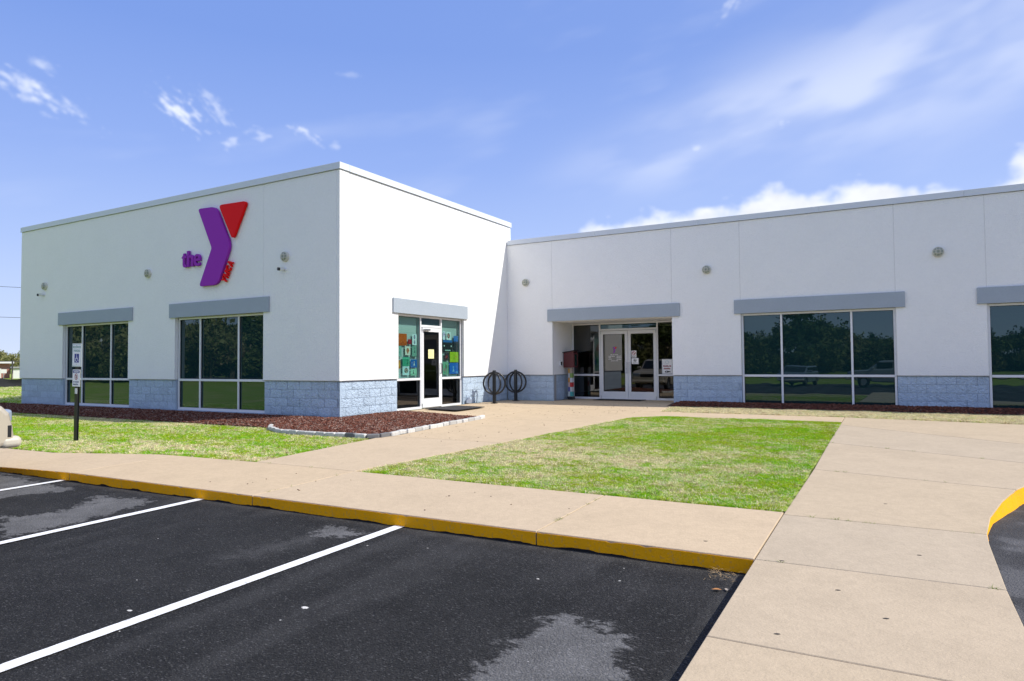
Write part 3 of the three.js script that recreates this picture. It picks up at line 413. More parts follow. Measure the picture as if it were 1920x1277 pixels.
{ // side entrance
  const turn = Math.PI / 2, px = -0.15;
  glazing('side_entrance', 'glazed entrance with single door and sidelights in the sunlit wall', [px, 0, 0], turn, SD[0] + 0.006, SD[1] - 0.006, -0.02, LB - 0.008, [3.18, 4.13], 0.79, { skip: 1, show: true });
  for (const [a, b, l] of [[2.17, 3.15, 'plain blind behind the drawings nearer the corner'], [4.16, 5.07, 'plain blind behind the drawings nearer the bicycle racks']]) { const m = mesh('roller_blind', span(a, b, 0.80, 2.46, -0.004, 0.0, 0), matte({ color: lin(0.55, 0.56, 0.55), roughness: 0.9 }), scene); m.position.set(-0.215, 0, 0); m.rotation.y = turn; tag(m, l, 'blind', 'blinds inside the side entrance'); }
  const fr = group('door_frame', building, [px, 0, 0], turn);
  mesh('head', span(3.206, 4.104, 2.20, 2.26, -0.05, 0.05, 0.004), M.frame, fr); mesh('threshold', span(3.206, 4.104, -0.02, 0.012, -0.06, 0.06, 0.003), M.steel, fr);
  mesh('pane', new THREE.PlaneGeometry(0.90, 0.20).translate(3.655, 2.358, 0), M.glass, fr);
  const d = doorLeaf('side_door', building, 3.21, 4.10, 0.02, 2.19, 'white framed glass door'); d.position.set(px + 0.03, 0, 0); d.rotation.y = turn; d.children.filter((c) => c.name === 'hinge').forEach((c) => (c.position.x = 3.225));
  mesh('push_bar', merge([rod([3.31, 1.0, -0.075], [4.0, 1.0, -0.075], 0.014), bx(0.03, 0.04, 0.06, 3.30, 1.0, -0.05), bx(0.03, 0.04, 0.06, 4.01, 1.0, -0.05)]), M.steel, d);
  mesh('pull_handle', merge([rod([4.055, 0.92, 0.07], [4.055, 1.22, 0.07], 0.012), rod([4.055, 0.93, 0.02], [4.055, 0.93, 0.07], 0.010), rod([4.055, 1.21, 0.02], [4.055, 1.21, 0.07], 0.010)]), M.steel, d);
  mesh('closer', rbx(0.26, 0.05, 0.06, 0.008, 3.40, 2.13, 0.06), M.steel, d);
}
{ // main entrance in its bay
  const z = -9.24;
  const g = glazing('main_entrance', 'glazed entrance with double doors in the recess', [0, 0, z], 0, 1.65, 5.485, 0.0, 2.493, [2.635, 4.575], 0.79, { skip: 1 });
  mesh('head', span(2.661, 4.549, 2.235, 2.295, -0.05, 0.05, 0.004), M.frame, g); mesh('pane', new THREE.PlaneGeometry(1.90, 0.16).translate(3.605, 2.37, 0), M.glass, g);
  mesh('threshold', span(2.661, 4.549, -0.01, 0.012, -0.06, 0.07, 0.003), M.steel, g);
  const l = doorLeaf('double_door_leaf', building, 2.665, 3.60, 0.02, 2.225, 'door leaf with white lettering on the glass'); l.position.z = z + 0.03; l.children.filter((c) => c.name === 'hinge').forEach((c) => (c.position.x = 2.68));
  const r = doorLeaf('double_door_leaf', building, 3.61, 4.545, 0.02, 2.225, 'door leaf with notices on the glass'); r.position.z = z + 0.03; r.children.filter((c) => c.name === 'hinge').forEach((c) => (c.position.x = 4.53));
  for (const [d, u] of [[l, 3.545], [r, 3.665]]) {
    mesh('pull_handle', merge([rbx(0.035, 0.36, 0.03, 0.008, u, 1.04, 0.085), rbx(0.03, 0.03, 0.07, 0.006, u, 0.88, 0.05), rbx(0.03, 0.03, 0.07, 0.006, u, 1.20, 0.05)]), M.frame, d);
    mesh('lock', merge([cyl(0.02, 0.02, 0.012, 0, 0, 0).rotateX(Math.PI / 2).translate(u, 0.99, 0.028)]), M.steel, d);
  }
}

/* ------------------------------------------------------------------ things fixed to the building */
const font = await new FontLoader().loadAsync('fonts/droid/droid_sans_bold.typeface.json');
{ // the emblem: folded purple arm, red triangle, letters
  const round = (pts, r) => { const s = new THREE.Shape(), n = pts.length; pts.forEach((p, i) => { const a = pts[(i + n - 1) % n], b = pts[(i + 1) % n], R = p[2] ?? r; const la = Math.hypot(a[0] - p[0], a[1] - p[1]), lb = Math.hypot(b[0] - p[0], b[1] - p[1]); const p1 = [p[0] + (a[0] - p[0]) / la * R, p[1] + (a[1] - p[1]) / la * R], p2 = [p[0] + (b[0] - p[0]) / lb * R, p[1] + (b[1] - p[1]) / lb * R]; i ? s.lineTo(...p1) : s.moveTo(...p1); s.quadraticCurveTo(p[0], p[1], ...p2); }); s.closePath(); return s; };
  const ex = (s, d = 0.06) => new THREE.ExtrudeGeometry(s, { depth: d, bevelEnabled: true, bevelThickness: 0.008, bevelSize: 0.008, bevelOffset: -0.008, bevelSegments: 2, curveSegments: 10 });
  const purple = matte({ color: lin(0.30, 0.03, 0.42), roughness: 0.6 }), red = matte({ color: lin(0.80, 0.004, 0.008), roughness: 0.6 });
  const g = thing('emblem_sign', 'large purple and red angular emblem with raised letters on the wall', 'sign', [0, 0, 0.025]);
  mesh('arm', ex(round([[-5.0, 5.37], [-4.265, 5.345, 0.2], [-3.68, 4.28, 0.2], [-4.17, 3.29, 0.2], [-4.93, 3.29], [-4.425, 4.27, 0.06]], 0.11)), purple, g);
  mesh('triangle', ex(round([[-4.165, 5.37], [-3.065, 5.345], [-3.605, 4.40]], 0.15)), red, g);
  const word = (text, size, mat, x, y, turn, width, name) => { const t = new TextGeometry(text, { font, size, depth: 0.05, curveSegments: 4, bevelEnabled: true, bevelThickness: 0.004, bevelSize: 0.003, bevelSegments: 1 }); t.computeBoundingBox(); const b = t.boundingBox; t.translate(-b.min.x, 0, 0); t.scale(width / (b.max.x - b.min.x), 1, 1); t.rotateZ(turn); t.translate(x, y, 0); return mesh(name, t, mat, g); };
  let x = -5.69; for (const [c, w] of [['t', 0.20], ['h', 0.27], ['e', 0.27]]) { word(c, 0.405, purple, x, 3.855, 0, w, 'letter'); x += w + 0.018; }
  const dx = 0.303, dy = 0.529, L = Math.hypot(dx, dy), a = Math.atan2(dy, dx); let t = 0;
  for (const [c, w] of [['Y', 0.135], ['M', 0.165], ['C', 0.125], ['A', 0.14]]) { word(c, 0.185, red, -3.905 + dx * t / L, 3.305 + dy * t / L, a, w, 'letter'); t += w + 0.014; }
  mesh('stud', merge([[-4.6, 5.0], [-4.1, 4.3], [-4.5, 3.6], [-3.6, 5.0], [-5.4, 4.0], [-3.9, 3.6]].map(([px, py]) => cyl(0.012, 0.012, 0.024, 0, 0, 0, 8).rotateX(Math.PI / 2).translate(px, py, -0.012))), M.steel, g);
}
const lampBody = std({ color: lin(0.62, 0.61, 0.53), roughness: 0.45, metalness: 0.2 }), lampLens = new THREE.MeshPhysicalMaterial({ color: lin(0.30, 0.34, 0.28), roughness: 0.3, clearcoat: 0.4 });
function wallLamp(pos, label) {
  const g = thing('wall_light', label, 'light', pos, 0, 'round caged lights along the walls');
  mesh('base', merge([cyl(0.125, 0.12, 0.055, 0, 0, 0, 28).rotateX(Math.PI / 2).translate(0, 0, 0.0275)]), lampBody, g);
  const l = new THREE.SphereGeometry(0.1, 24, 10, 0, Math.PI * 2, 0, Math.PI / 2).rotateX(Math.PI / 2).scale(1, 1, 0.38).translate(0, 0, 0.055); mesh('lens', l, lampLens, g);
  const guard = [new THREE.TorusGeometry(0.108, 0.009, 8, 28).translate(0, 0, 0.062), new THREE.TorusGeometry(0.055, 0.006, 6, 22).translate(0, 0, 0.098)];
  for (const q of [-0.035, 0.035]) { const pts = []; for (let i = 0; i <= 8; i++) { const u = mix(-0.105, 0.105, i / 8); pts.push(new THREE.Vector3(u, q, 0.062 + 0.044 * Math.sqrt(Math.max(0, 1 - (u / 0.106) ** 2)))); } const c = new THREE.CatmullRomCurve3(pts); guard.push(new THREE.TubeGeometry(c, 10, 0.006, 6), new THREE.TubeGeometry(c, 10, 0.006, 6).rotateZ(Math.PI / 2)); }
  mesh('guard', merge(guard), lampBody, g);
}
wallLamp([-12.84, 3.805, 0], 'round caged light near the far end of the tall wing');
wallLamp([-7.285, 3.815, 0], 'round caged light between the two tall wing windows');
wallLamp([-1.765, 3.825, 0], 'round caged light between the emblem and the building corner');
wallLamp([0.707, 3.805, -D], 'round caged light over the bicycle racks');
wallLamp([6.50, 3.79, -D], 'round caged light between main doors and low wing window');
wallLamp([12.02, 3.805, -D], 'round caged light above the gap between low wing windows');
const white = std({ color: lin(0.72, 0.73, 0.74), roughness: 0.4 });
function camWatch(x, y, turn, label) {
  const g = thing('security_camera', label, 'camera', [x, y, 0], 0, 'small cameras under the wall lights');
  mesh('bracket', merge([cyl(0.04, 0.04, 0.02, 0, 0, 0, 16).rotateX(Math.PI / 2).translate(0.06, 0, 0.01), rod([0.06, 0, 0.02], [0.03, -0.01, 0.09], 0.012)]), white, g);
  const b = group('body', g, [0.03, 0.0, 0.10], turn); mesh('housing', merge([cyl(0.034, 0.034, 0.13, 0, 0, 0, 18).rotateX(Math.PI / 2), bx(0.072, 0.006, 0.16, 0, 0.036, 0.02)]), white, b); mesh('lens', cyl(0.040, 0.040, 0.05, 0, 0, 0, 18).rotateX(Math.PI / 2).translate(0, 0, 0.062), M.black, b);
}
camWatch(-12.98, 3.52, -0.7, 'white bullet camera near the far end of the tall wing');
camWatch(-1.84, 3.515, -0.35, 'white bullet camera with black face near the building corner');
{ // entry keypad on the side of the bay
  const g = thing('keypad', 'small white entry keypad with dark screen beside the book box', 'keypad', [1.645, 1.17, -8.25], Math.PI / 2);
  mesh('case', rbx(0.17, 0.17, 0.05, 0.012, 0, 0, 0.027), white, g); mesh('screen', rbx(0.10, 0.11, 0.006, 0.003, -0.012, 0.005, 0.054), std({ color: lin(0.02, 0.03, 0.02), roughness: 0.2 }), g);
}
{ // little book box on a decorated post
  const g = thing('book_box', 'dark red book box with sloped lid on a post of bright painted tiles', 'book box', [1.86, 0, -8.60]);
  const maroon = std({ color: lin(0.115, 0.024, 0.026), roughness: 0.5 }), r = rngOf(5);
  const side = (z) => new THREE.ExtrudeGeometry(new THREE.Shape([[-0.185, 1.04], [0.165, 1.04], [0.165, 1.575], [-0.185, 1.52]].map((p) => new THREE.Vector2(...p))), { depth: 0.016, bevelEnabled: false }).translate(0, 0, z);
  mesh('side_board', side(0.134), maroon, g); mesh('side_board', side(-0.15), maroon, g); mesh('back_board', bx(0.016, 0.48, 0.266, -0.176, 1.282, -0.008), maroon, g); mesh('floor_board', bx(0.33, 0.018, 0.266, 0.0, 1.05, -0.008), maroon, g);
  const lid = new RoundedBoxGeometry(0.43, 0.022, 0.36, 1, 0.005); lid.rotateZ(0.156); mesh('lid', lid.translate(-0.005, 1.567, 0), std({ color: lin(0.03, 0.02, 0.02), roughness: 0.6 }), g);
  mesh('door', merge([bx(0.016, 0.47, 0.04, 0.174, 1.28, 0.12), bx(0.016, 0.47, 0.04, 0.174, 1.28, -0.13), bx(0.016, 0.05, 0.21, 0.174, 1.065, -0.005), bx(0.016, 0.05, 0.21, 0.174, 1.49, -0.005)]), maroon, g); mesh('door_glass', bx(0.004, 0.38, 0.21, 0.172, 1.28, -0.005), M.glass, g);
  const book = [[0.5, 0.1, 0.1], [0.1, 0.2, 0.4], [0.5, 0.45, 0.3], [0.1, 0.3, 0.15]].map((c) => std({ color: lin(...c), roughness: 0.7 })); for (let i = 0; i < 6; i++) mesh('book', bx(0.14, 0.17 + 0.05 * r(), 0.022, 0.06, 1.155 + 0.02, -0.1 + i * 0.034), book[i % 4], g);
  mesh('post', bx(0.135, 1.02, 0.135, 0.0, 0.55, 0.0), std({ color: lin(0.35, 0.33, 0.30), roughness: 0.7 }), g); mesh('post_foot', rbx(0.20, 0.10, 0.20, 0.02, 0, 0.05, 0), M.black, g);
  const cols = [[0.05, 0.42, 0.40], [0.62, 0.62, 0.62], [0.55, 0.012, 0.02], [0.62, 0.65, 0.72], [0.22, 0.38, 0.07], [0.45, 0.36, 0.28]], left = [[0.55, 0.62, 0.6], [0.10, 0.10, 0.3], [0.65, 0.45, 0.4], [0.6, 0.25, 0.03], [0.5, 0.5, 0.52], [0.5, 0.28, 0.06]];
  for (let i = 0; i < 6; i++) for (const [arr, dx, dz, w, d] of [[cols, 0.071, 0, 0.008, 0.125], [cols, 0.034, 0.071, 0.064, 0.008], [left, -0.034, 0.071, 0.062, 0.008]]) mesh('painted_tile', rbx(w, 0.142, d, 0.003, dx, 0.185 + i * 0.15, dz, 1), std({ color: lin(...arr[i]), roughness: 0.45 }), g);
}
// bicycle racks: a post with two hoops
function rack(x, z, label) {
  const g = thing('bicycle_rack', label, 'bike rack', [x, lvl(x, z), z], 0, 'black bicycle racks beside the inner corner');
  mesh('post', merge([rbx(0.085, 0.97, 0.085, 0.008, 0, 0.485, 0), rbx(0.075, 0.03, 0.075, 0.01, 0, 0.975, 0)]), M.black, g); mesh('foot_plate', rbx(0.17, 0.012, 0.17, 0.004, 0, 0.007, 0, 1), M.black, g);
  mesh('hoop', new THREE.TorusGeometry(0.325, 0.027, 10, 48).rotateY(0.55).translate(0, 0.60, 0), M.black, g).userData.label = 'larger hoop';
  mesh('hoop', new THREE.TorusGeometry(0.295, 0.027, 10, 48).rotateY(-0.36).translate(0, 0.60, 0), M.black, g).userData.label = 'smaller hoop';
}
rack(0.57, -5.9, 'black two hoop bicycle rack standing at the edge of the sun');
rack(0.53, -7.29, 'black two hoop bicycle rack standing in shade by the inner corner');
// mats
const matFibre = (c) => std({ color: lin(...c), roughness: 1, bumpMap: bumpFine, bumpScale: 0.01 });
{ const m = mesh('door_mat', rbx(1.0, 0.016, 1.4, 0.006, 0, 0.008, 0, 1), matFibre([0.035, 0.034, 0.036]), scene); m.position.set(0.68, lvl(0.6, -3.7) + 0.004, -3.68); m.rotation.z = -0.012; tag(m, 'dark ribbed mat outside the single side door', 'mat'); }
{ const m = mesh('door_mat', rbx(1.55, 0.016, 0.62, 0.006, 0, 0.008, 0, 1), matFibre([0.012, 0.012, 0.013]), scene); m.position.set(3.45, 0.003, -8.78); tag(m, 'black mat in front of the double doors', 'mat'); }
{ // small blue grey shape low on the side wall, not identified
  const g = thing('wall_object', 'small blue grey unidentified shape low on the sunlit wall beside the side door', 'fitting', [-0.02, 0.0, -5.36], Math.PI / 2), m = std({ color: lin(0.22, 0.26, 0.34), roughness: 0.6 });
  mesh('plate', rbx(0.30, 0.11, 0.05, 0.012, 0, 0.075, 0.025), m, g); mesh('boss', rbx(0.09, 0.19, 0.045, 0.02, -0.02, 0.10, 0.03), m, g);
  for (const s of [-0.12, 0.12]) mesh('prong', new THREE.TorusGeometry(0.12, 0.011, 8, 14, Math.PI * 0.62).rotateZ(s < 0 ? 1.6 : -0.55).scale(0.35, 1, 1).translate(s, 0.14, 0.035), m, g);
}
/* papers behind and on the glass */
{
  const paper = (bg, draw) => canvasTex(128, 128, (c) => { c.fillStyle = bg; c.fillRect(0, 0, 128, 128); draw(c); });
  const blob = (c, x, y, r, col) => { c.fillStyle = col; c.beginPath(); c.arc(x, y, r, 0, 7); c.fill(); };
  const petals = (c, x, y, r, n, col) => { for (let i = 0; i < n; i++) { const a = i / n * 6.283; blob(c, x + Math.cos(a) * r, y + Math.sin(a) * r, r * 0.42, col[i % col.length]); } blob(c, x, y, r * 0.5, col[0]); };
  const figure = (c, col, x = 64, y = 50) => { blob(c, x, y - 16, 9, col); c.fillStyle = col; c.beginPath(); c.moveTo(x, y - 8); c.lineTo(x + 14, y + 38); c.lineTo(x - 14, y + 38); c.fill(); };
  const list = [ // along the wall, height, width, tall, paper, label
    [2.48, 1.84, 0.34, 0.31, '#d2590f', (c) => { petals(c, 60, 95, 12, 5, ['#a83a08', '#e8862a']); blob(c, 70, 34, 6, '#b8440c'); for (let i = 0; i < 9; i++) blob(c, 14 + i * 12, 112, 5, '#8c2f08'); }, 'orange sheet taped in the window'],
    [2.77, 1.79, 0.15, 0.13, '#b3122e', (c) => { blob(c, 64, 64, 50, '#8f0c22'); petals(c, 64, 64, 26, 6, ['#d9405a', '#701020']); }, 'small crimson paper flower in the window'],
    [2.98, 1.85, 0.19, 0.29, '#e9ecef', (c) => { petals(c, 62, 34, 20, 7, ['#6a7094', '#a63a4a', '#44506a']); petals(c, 66, 94, 18, 6, ['#4a5a78', '#883048']); }, 'white sheet with two dark flowers'],
    [2.69, 1.55, 0.22, 0.23, '#eadfd2', (c) => { petals(c, 64, 60, 26, 8, ['#a8401c', '#d87a2c', '#6a2a18']); blob(c, 64, 100, 12, '#b85020'); }, 'pale sheet with a rust coloured figure'],
    [2.36, 1.53, 0.14, 0.28, '#8fb0a6', (c) => { figure(c, '#5c8074'); }, 'pale teal sheet at the window edge'],
    [2.97, 1.54, 0.22, 0.30, '#7fa394', (c) => { figure(c, '#3d5a58', 70, 46); c.strokeStyle = '#2c4444'; c.lineWidth = 4; c.strokeRect(3, 3, 122, 122); }, 'grey green sheet with dark outline'],
    [2.62, 1.26, 0.30, 0.24, '#3f9a7c', (c) => { figure(c, '#1d6a52', 90, 60); c.fillStyle = '#66c0a0'; c.fillRect(6, 8, 116, 14); }, 'mid green sheet with a dark figure'],
    [2.95, 1.21, 0.29, 0.22, '#1a63ad', (c) => { figure(c, '#e0ddd6', 70, 56); blob(c, 66, 40, 7, '#c87a3a'); }, 'blue sheet with a small white figure'],
    [2.61, 1.02, 0.28, 0.23, '#cfe0e4', (c) => { petals(c, 70, 60, 28, 9, ['#8a6a5c', '#5a5a58', '#b09a88']); }, 'white sheet with a brown rosette'],
    [2.94, 0.98, 0.27, 0.18, '#a4cdb4', (c) => { figure(c, '#2c3c3a', 60, 56); c.fillStyle = '#7ab090'; c.fillRect(0, 100, 128, 14); }, 'pale green sheet with a dark mark'],
    [2.33, 1.19, 0.11, 0.22, '#c26a16', (c) => { blob(c, 64, 64, 44, '#e39a3a'); }, 'narrow orange sheet at the window edge'],
    [4.34, 2.01, 0.13, 0.25, '#e6e4ee', (c) => { petals(c, 64, 50, 26, 6, ['#9a58a8', '#c89ad0']); }, 'white sheet with a purple flower'],
    [4.57, 2.00, 0.21, 0.23, '#eef0f0', (c) => { petals(c, 64, 62, 32, 9, ['#884a3c', '#4a5a60', '#b04048']); blob(c, 64, 62, 14, '#d86a4a'); }, 'white sheet with a dark rosette'],
    [4.94, 1.79, 0.23, 0.44, '#1c4a86', (c) => { c.fillStyle = '#16202c'; c.fillRect(0, 52, 128, 76); c.fillStyle = '#2a70c0'; c.fillRect(0, 0, 128, 44); }, 'tall blue and black sheet'],
    [4.53, 1.71, 0.45, 0.34, '#10161a', (c) => { c.fillStyle = '#2467ac'; c.fillRect(0, 0, 128, 26); blob(c, 14, 64, 8, '#dfe6e4'); blob(c, 114, 66, 8, '#dfe6e4'); c.fillStyle = '#a8c4ba'; c.fillRect(24, 106, 80, 12); }, 'black sheet with blue band and white marks'],
    [4.46, 1.39, 0.20, 0.21, '#2a2226', (c) => { petals(c, 70, 62, 26, 5, ['#b8202c', '#701018']); }, 'black sheet with a red shape'],
    [4.86, 1.39, 0.45, 0.30, '#b3c40c', (c) => { figure(c, '#94a808', 60, 56); blob(c, 88, 60, 12, '#cc8a2c'); blob(c, 88, 60, 6, '#b3c40c'); }, 'yellow green sheet, the brightest in the window'],
    [4.42, 1.07, 0.27, 0.36, '#7fae92', (c) => { blob(c, 40, 80, 16, '#c8708a'); blob(c, 80, 50, 20, '#4c8460'); c.strokeStyle = '#2e6a3c'; c.lineWidth = 8; c.beginPath(); c.moveTo(40, 120); c.lineTo(64, 20); c.stroke(); c.strokeStyle = '#b04a60'; c.beginPath(); c.moveTo(80, 120); c.lineTo(90, 30); c.stroke(); }, 'green sheet with pink and dark strokes'],
    [4.84, 1.06, 0.46, 0.32, '#1c68c8', (c) => { figure(c, '#8fb8d8', 56, 64); blob(c, 108, 108, 8, '#7fd0d8'); }, 'plain blue sheet, lowest in the window'],
  ];
  for (const [u, y, w, h, bg, draw, label] of list) { const m = mesh('drawing', span(-w / 2, w / 2, -h / 2, h / 2, -0.0008, 0.0008), std({ color: 0xffffff, roughness: 0.8 }), scene); const g = new THREE.BoxGeometry(w, h, 0.0016); m.geometry = g; m.material.map = paper(bg, draw); m.position.set(-0.163, y, -u); m.rotation.y = Math.PI / 2; tag(m, label, 'drawing', 'drawings taped inside the side entrance glass'); }
  const note = mesh('notice', new THREE.BoxGeometry(0.26, 0.25, 0.0016), std({ roughness: 0.8, map: canvasTex(128, 128, (c) => { c.fillStyle = '#e7e6a8'; c.fillRect(0, 0, 128, 128); c.fillStyle = '#a8a878'; for (let i = 0; i < 6; i++) c.fillRect(20, 24 + i * 15, 60 + (i * 37) % 30, 4); }) }), scene); note.position.set(-0.112, 1.47, -3.655); note.rotation.y = Math.PI / 2; tag(note, 'pale yellow notice on the single side door', 'notice');
  const sheet = (name, w, h, x, y, z, tex, label, cat) => { const m = mesh(name, new THREE.BoxGeometry(w, h, 0.0016), std({ roughness: 0.6, map: tex }), scene); m.position.set(x, y, z); return tag(m, label, cat); };
  sheet('notice', 0.165, 0.225, 3.80, 1.46, -9.2085, canvasTex(128, 176, (c, w, h) => { c.fillStyle = '#efeeee'; c.fillRect(0, 0, w, h); c.strokeStyle = '#a82434'; c.lineWidth = 12; c.beginPath(); c.arc(64, 62, 42, 0, 7); c.stroke(); c.fillStyle = '#5a3038'; c.fillRect(36, 54, 56, 15); c.beginPath(); c.moveTo(34, 34); c.lineTo(94, 92); c.stroke(); c.fillStyle = '#222'; c.font = 'bold 26px sans-serif'; c.textAlign = 'center'; marks(c, 14, 122, 100, 17, [4, 3]); marks(c, 14, 150, 100, 14, [6]); }), 'white notice with red crossed circle on the door glass', 'notice');
  sheet('notice', 0.235, 0.185, 3.835, 1.235, -9.2085, canvasTex(160, 128, (c, w, h) => { c.fillStyle = '#eeeeee'; c.fillRect(0, 0, w, h); c.strokeStyle = '#333'; c.lineWidth = 7; c.beginPath(); c.arc(80, 50, 30, 0, 7); c.stroke(); c.fillStyle = '#222'; c.fillRect(62, 42, 38, 9); c.fillRect(62, 48, 10, 18); c.beginPath(); c.moveTo(58, 28); c.lineTo(102, 72); c.stroke(); c.fillStyle = '#444'; c.fillRect(24, 100, 112, 7); }), 'white notice with black crossed circle on the door glass', 'notice');
  sheet('notice', 0.33, 0.46, 4.87, 1.06, -9.232, canvasTex(160, 224, (c, w, h) => { c.fillStyle = '#e9eaec'; c.fillRect(0, 0, w, h); c.strokeStyle = '#c8ccd0'; c.lineWidth = 5; c.strokeRect(6, 6, w - 12, h - 12); c.strokeStyle = '#a8c4cc'; c.beginPath(); c.arc(80, 48, 24, 0, 7); c.stroke(); c.fillStyle = '#8a1430'; c.textAlign = 'center'; c.font = 'bold 31px sans-serif'; marks(c, 20, 94, 124, 24, [6, 2]); marks(c, 28, 132, 104, 24, [6]); c.fillStyle = '#14161a'; c.beginPath(); c.ellipse(78, 192, 34, 14, 0, 0, 7); c.fill(); c.beginPath(); c.moveTo(104, 192); c.lineTo(128, 178); c.lineTo(128, 206); c.fill(); c.fillStyle = '#dde'; c.beginPath(); c.arc(70, 192, 8, 0, 7); c.fill(); }), 'white notice with dark red words and black symbol in the sidelight', 'notice');
  { // lettering on the left leaf
    const g = thing('door_lettering', 'small emblem and white lines of lettering on the left door glass', 'lettering', [2.665, 0, -9.208]);
    const flat = (s, mat, n) => mesh(n, new THREE.ExtrudeGeometry(s, { depth: 0.0012, bevelEnabled: false }), mat, g);
    const P = (a) => new THREE.Shape(a.map((p) => new THREE.Vector2(...p)));
    flat(P([[0.42, 1.70], [0.47, 1.70], [0.515, 1.61], [0.47, 1.50], [0.42, 1.50], [0.465, 1.60]]), std({ color: lin(0.3, 0.08, 0.45) }), 'arm'); flat(P([[0.48, 1.70], [0.56, 1.70], [0.52, 1.62]]), std({ color: lin(0.75, 0.05, 0.03) }), 'triangle');
    const vin = std({ color: lin(0.8, 0.8, 0.8), roughness: 0.5 });
    [[0.34, 1.435, 0.27, [5, 2, 8]], [0.27, 1.39, 0.22, [6, 8]], [0.55, 1.39, 0.16, [4, 4]], [0.27, 1.34, 0.08, [5]], [0.55, 1.34, 0.16, [4, 4]], [0.27, 1.29, 0.11, [8]], [0.55, 1.29, 0.16, [4, 4]], [0.36, 1.24, 0.24, [7, 5]]].forEach(([x, y, w, words]) => { const rects = []; marks({ fillRect: (a, b, ww, hh) => rects.push(bx(ww, hh, 0.001, a + ww / 2, y + 0.024 - (b - y) - hh / 2, 0.0006)) }, x, y, w, 0.024, words); mesh('text_line', merge(rects), vin, g); });
  }
}
{ // parking sign on its leaning post
  const g = thing('parking_sign', 'black post with reserved parking sign and smaller notice below', 'sign', [-2.985, lvl(-3, 4.15) - 0.1, 4.154]); g.rotation.set(0.0, 0.04, -0.018, 'YXZ');
  mesh('post', merge([bx(0.075, 2.0, 0.006, 0, 1.0, 0), bx(0.006, 2.0, 0.034, -0.036, 1.0, -0.016), bx(0.006, 2.0, 0.034, 0.036, 1.0, -0.016), bx(0.03, 2.0, 0.006, -0.05, 1.0, -0.031), bx(0.03, 2.0, 0.006, 0.05, 1.0, -0.031)]), M.black, g);
  const plate = (w, h, y, tex, n) => { const p = group(n, g); mesh('plate', rbx(w, h, 0.004, 0.0019, 0.02, y, 0.009, 1), std({ color: lin(0.8, 0.8, 0.8), roughness: 0.4, metalness: 0.1 }), p); mesh('print', new THREE.PlaneGeometry(w - 0.008, h - 0.008).translate(0.02, y, 0.0135), std({ map: tex, roughness: 0.35 }), p); };
  plate(0.305, 0.455, 1.775, canvasTex(244, 364, (c, w, h) => { c.fillStyle = '#f0f2f2'; c.fillRect(0, 0, w, h); c.strokeStyle = '#3c8c7c'; c.lineWidth = 5; c.strokeRect(7, 7, w - 14, h - 14); c.fillStyle = '#147868'; c.textAlign = 'center'; c.font = 'bold 52px sans-serif'; c.fillText('RESERVED', 122, 72, 212); c.fillText('PARKING', 122, 130, 180); c.fillStyle = '#1c2486'; c.fillRect(62, 160, 122, 140); c.strokeStyle = '#fff'; c.fillStyle = '#fff'; c.lineWidth = 10; c.beginPath(); c.arc(118, 180, 9, 0, 7); c.fill(); c.beginPath(); c.moveTo(116, 196); c.lineTo(120, 238); c.lineTo(148, 238); c.lineTo(158, 272); c.lineTo(170, 268); c.stroke(); c.beginPath(); c.arc(118, 252, 30, -2.3, 1.1, true); c.stroke(); c.beginPath(); c.moveTo(118, 214); c.lineTo(142, 214); c.stroke(); }), 'reserved_plate');
  plate(0.255, 0.335, 1.325, canvasTex(204, 268, (c, w, h) => { c.fillStyle = '#eef0f2'; c.fillRect(0, 0, w, h); c.fillStyle = '#242a80'; c.fillRect(12, 12, w - 24, 40); c.fillStyle = '#fff'; c.textAlign = 'center'; c.font = 'bold 34px sans-serif'; marks(c, 34, 21, 136, 22, [7]); c.strokeStyle = '#a41c34'; c.lineWidth = 10; c.beginPath(); c.ellipse(102, 112, 38, 48, 0, 0, 7); c.stroke(); c.fillStyle = '#33161c'; c.fillRect(88, 84, 26, 56); c.beginPath(); c.moveTo(76, 78); c.lineTo(128, 146); c.stroke(); c.fillStyle = '#1c2a6a'; c.font = 'bold 36px sans-serif'; marks(c, 24, 182, 150, 24, [2, 5]); marks(c, 24, 222, 136, 24, [6]); }), 'notice_plate');
  mesh('tag', rbx(0.075, 0.11, 0.004, 0.002, 0.015, 1.07, 0.008, 1), white, g);
  mesh('bolt', merge([1.96, 1.60, 1.46, 1.20].map((y) => cyl(0.009, 0.009, 0.01, 0, 0, 0, 8).rotateX(Math.PI / 2).translate(0.02, y, 0.017))), M.steel, g);
}

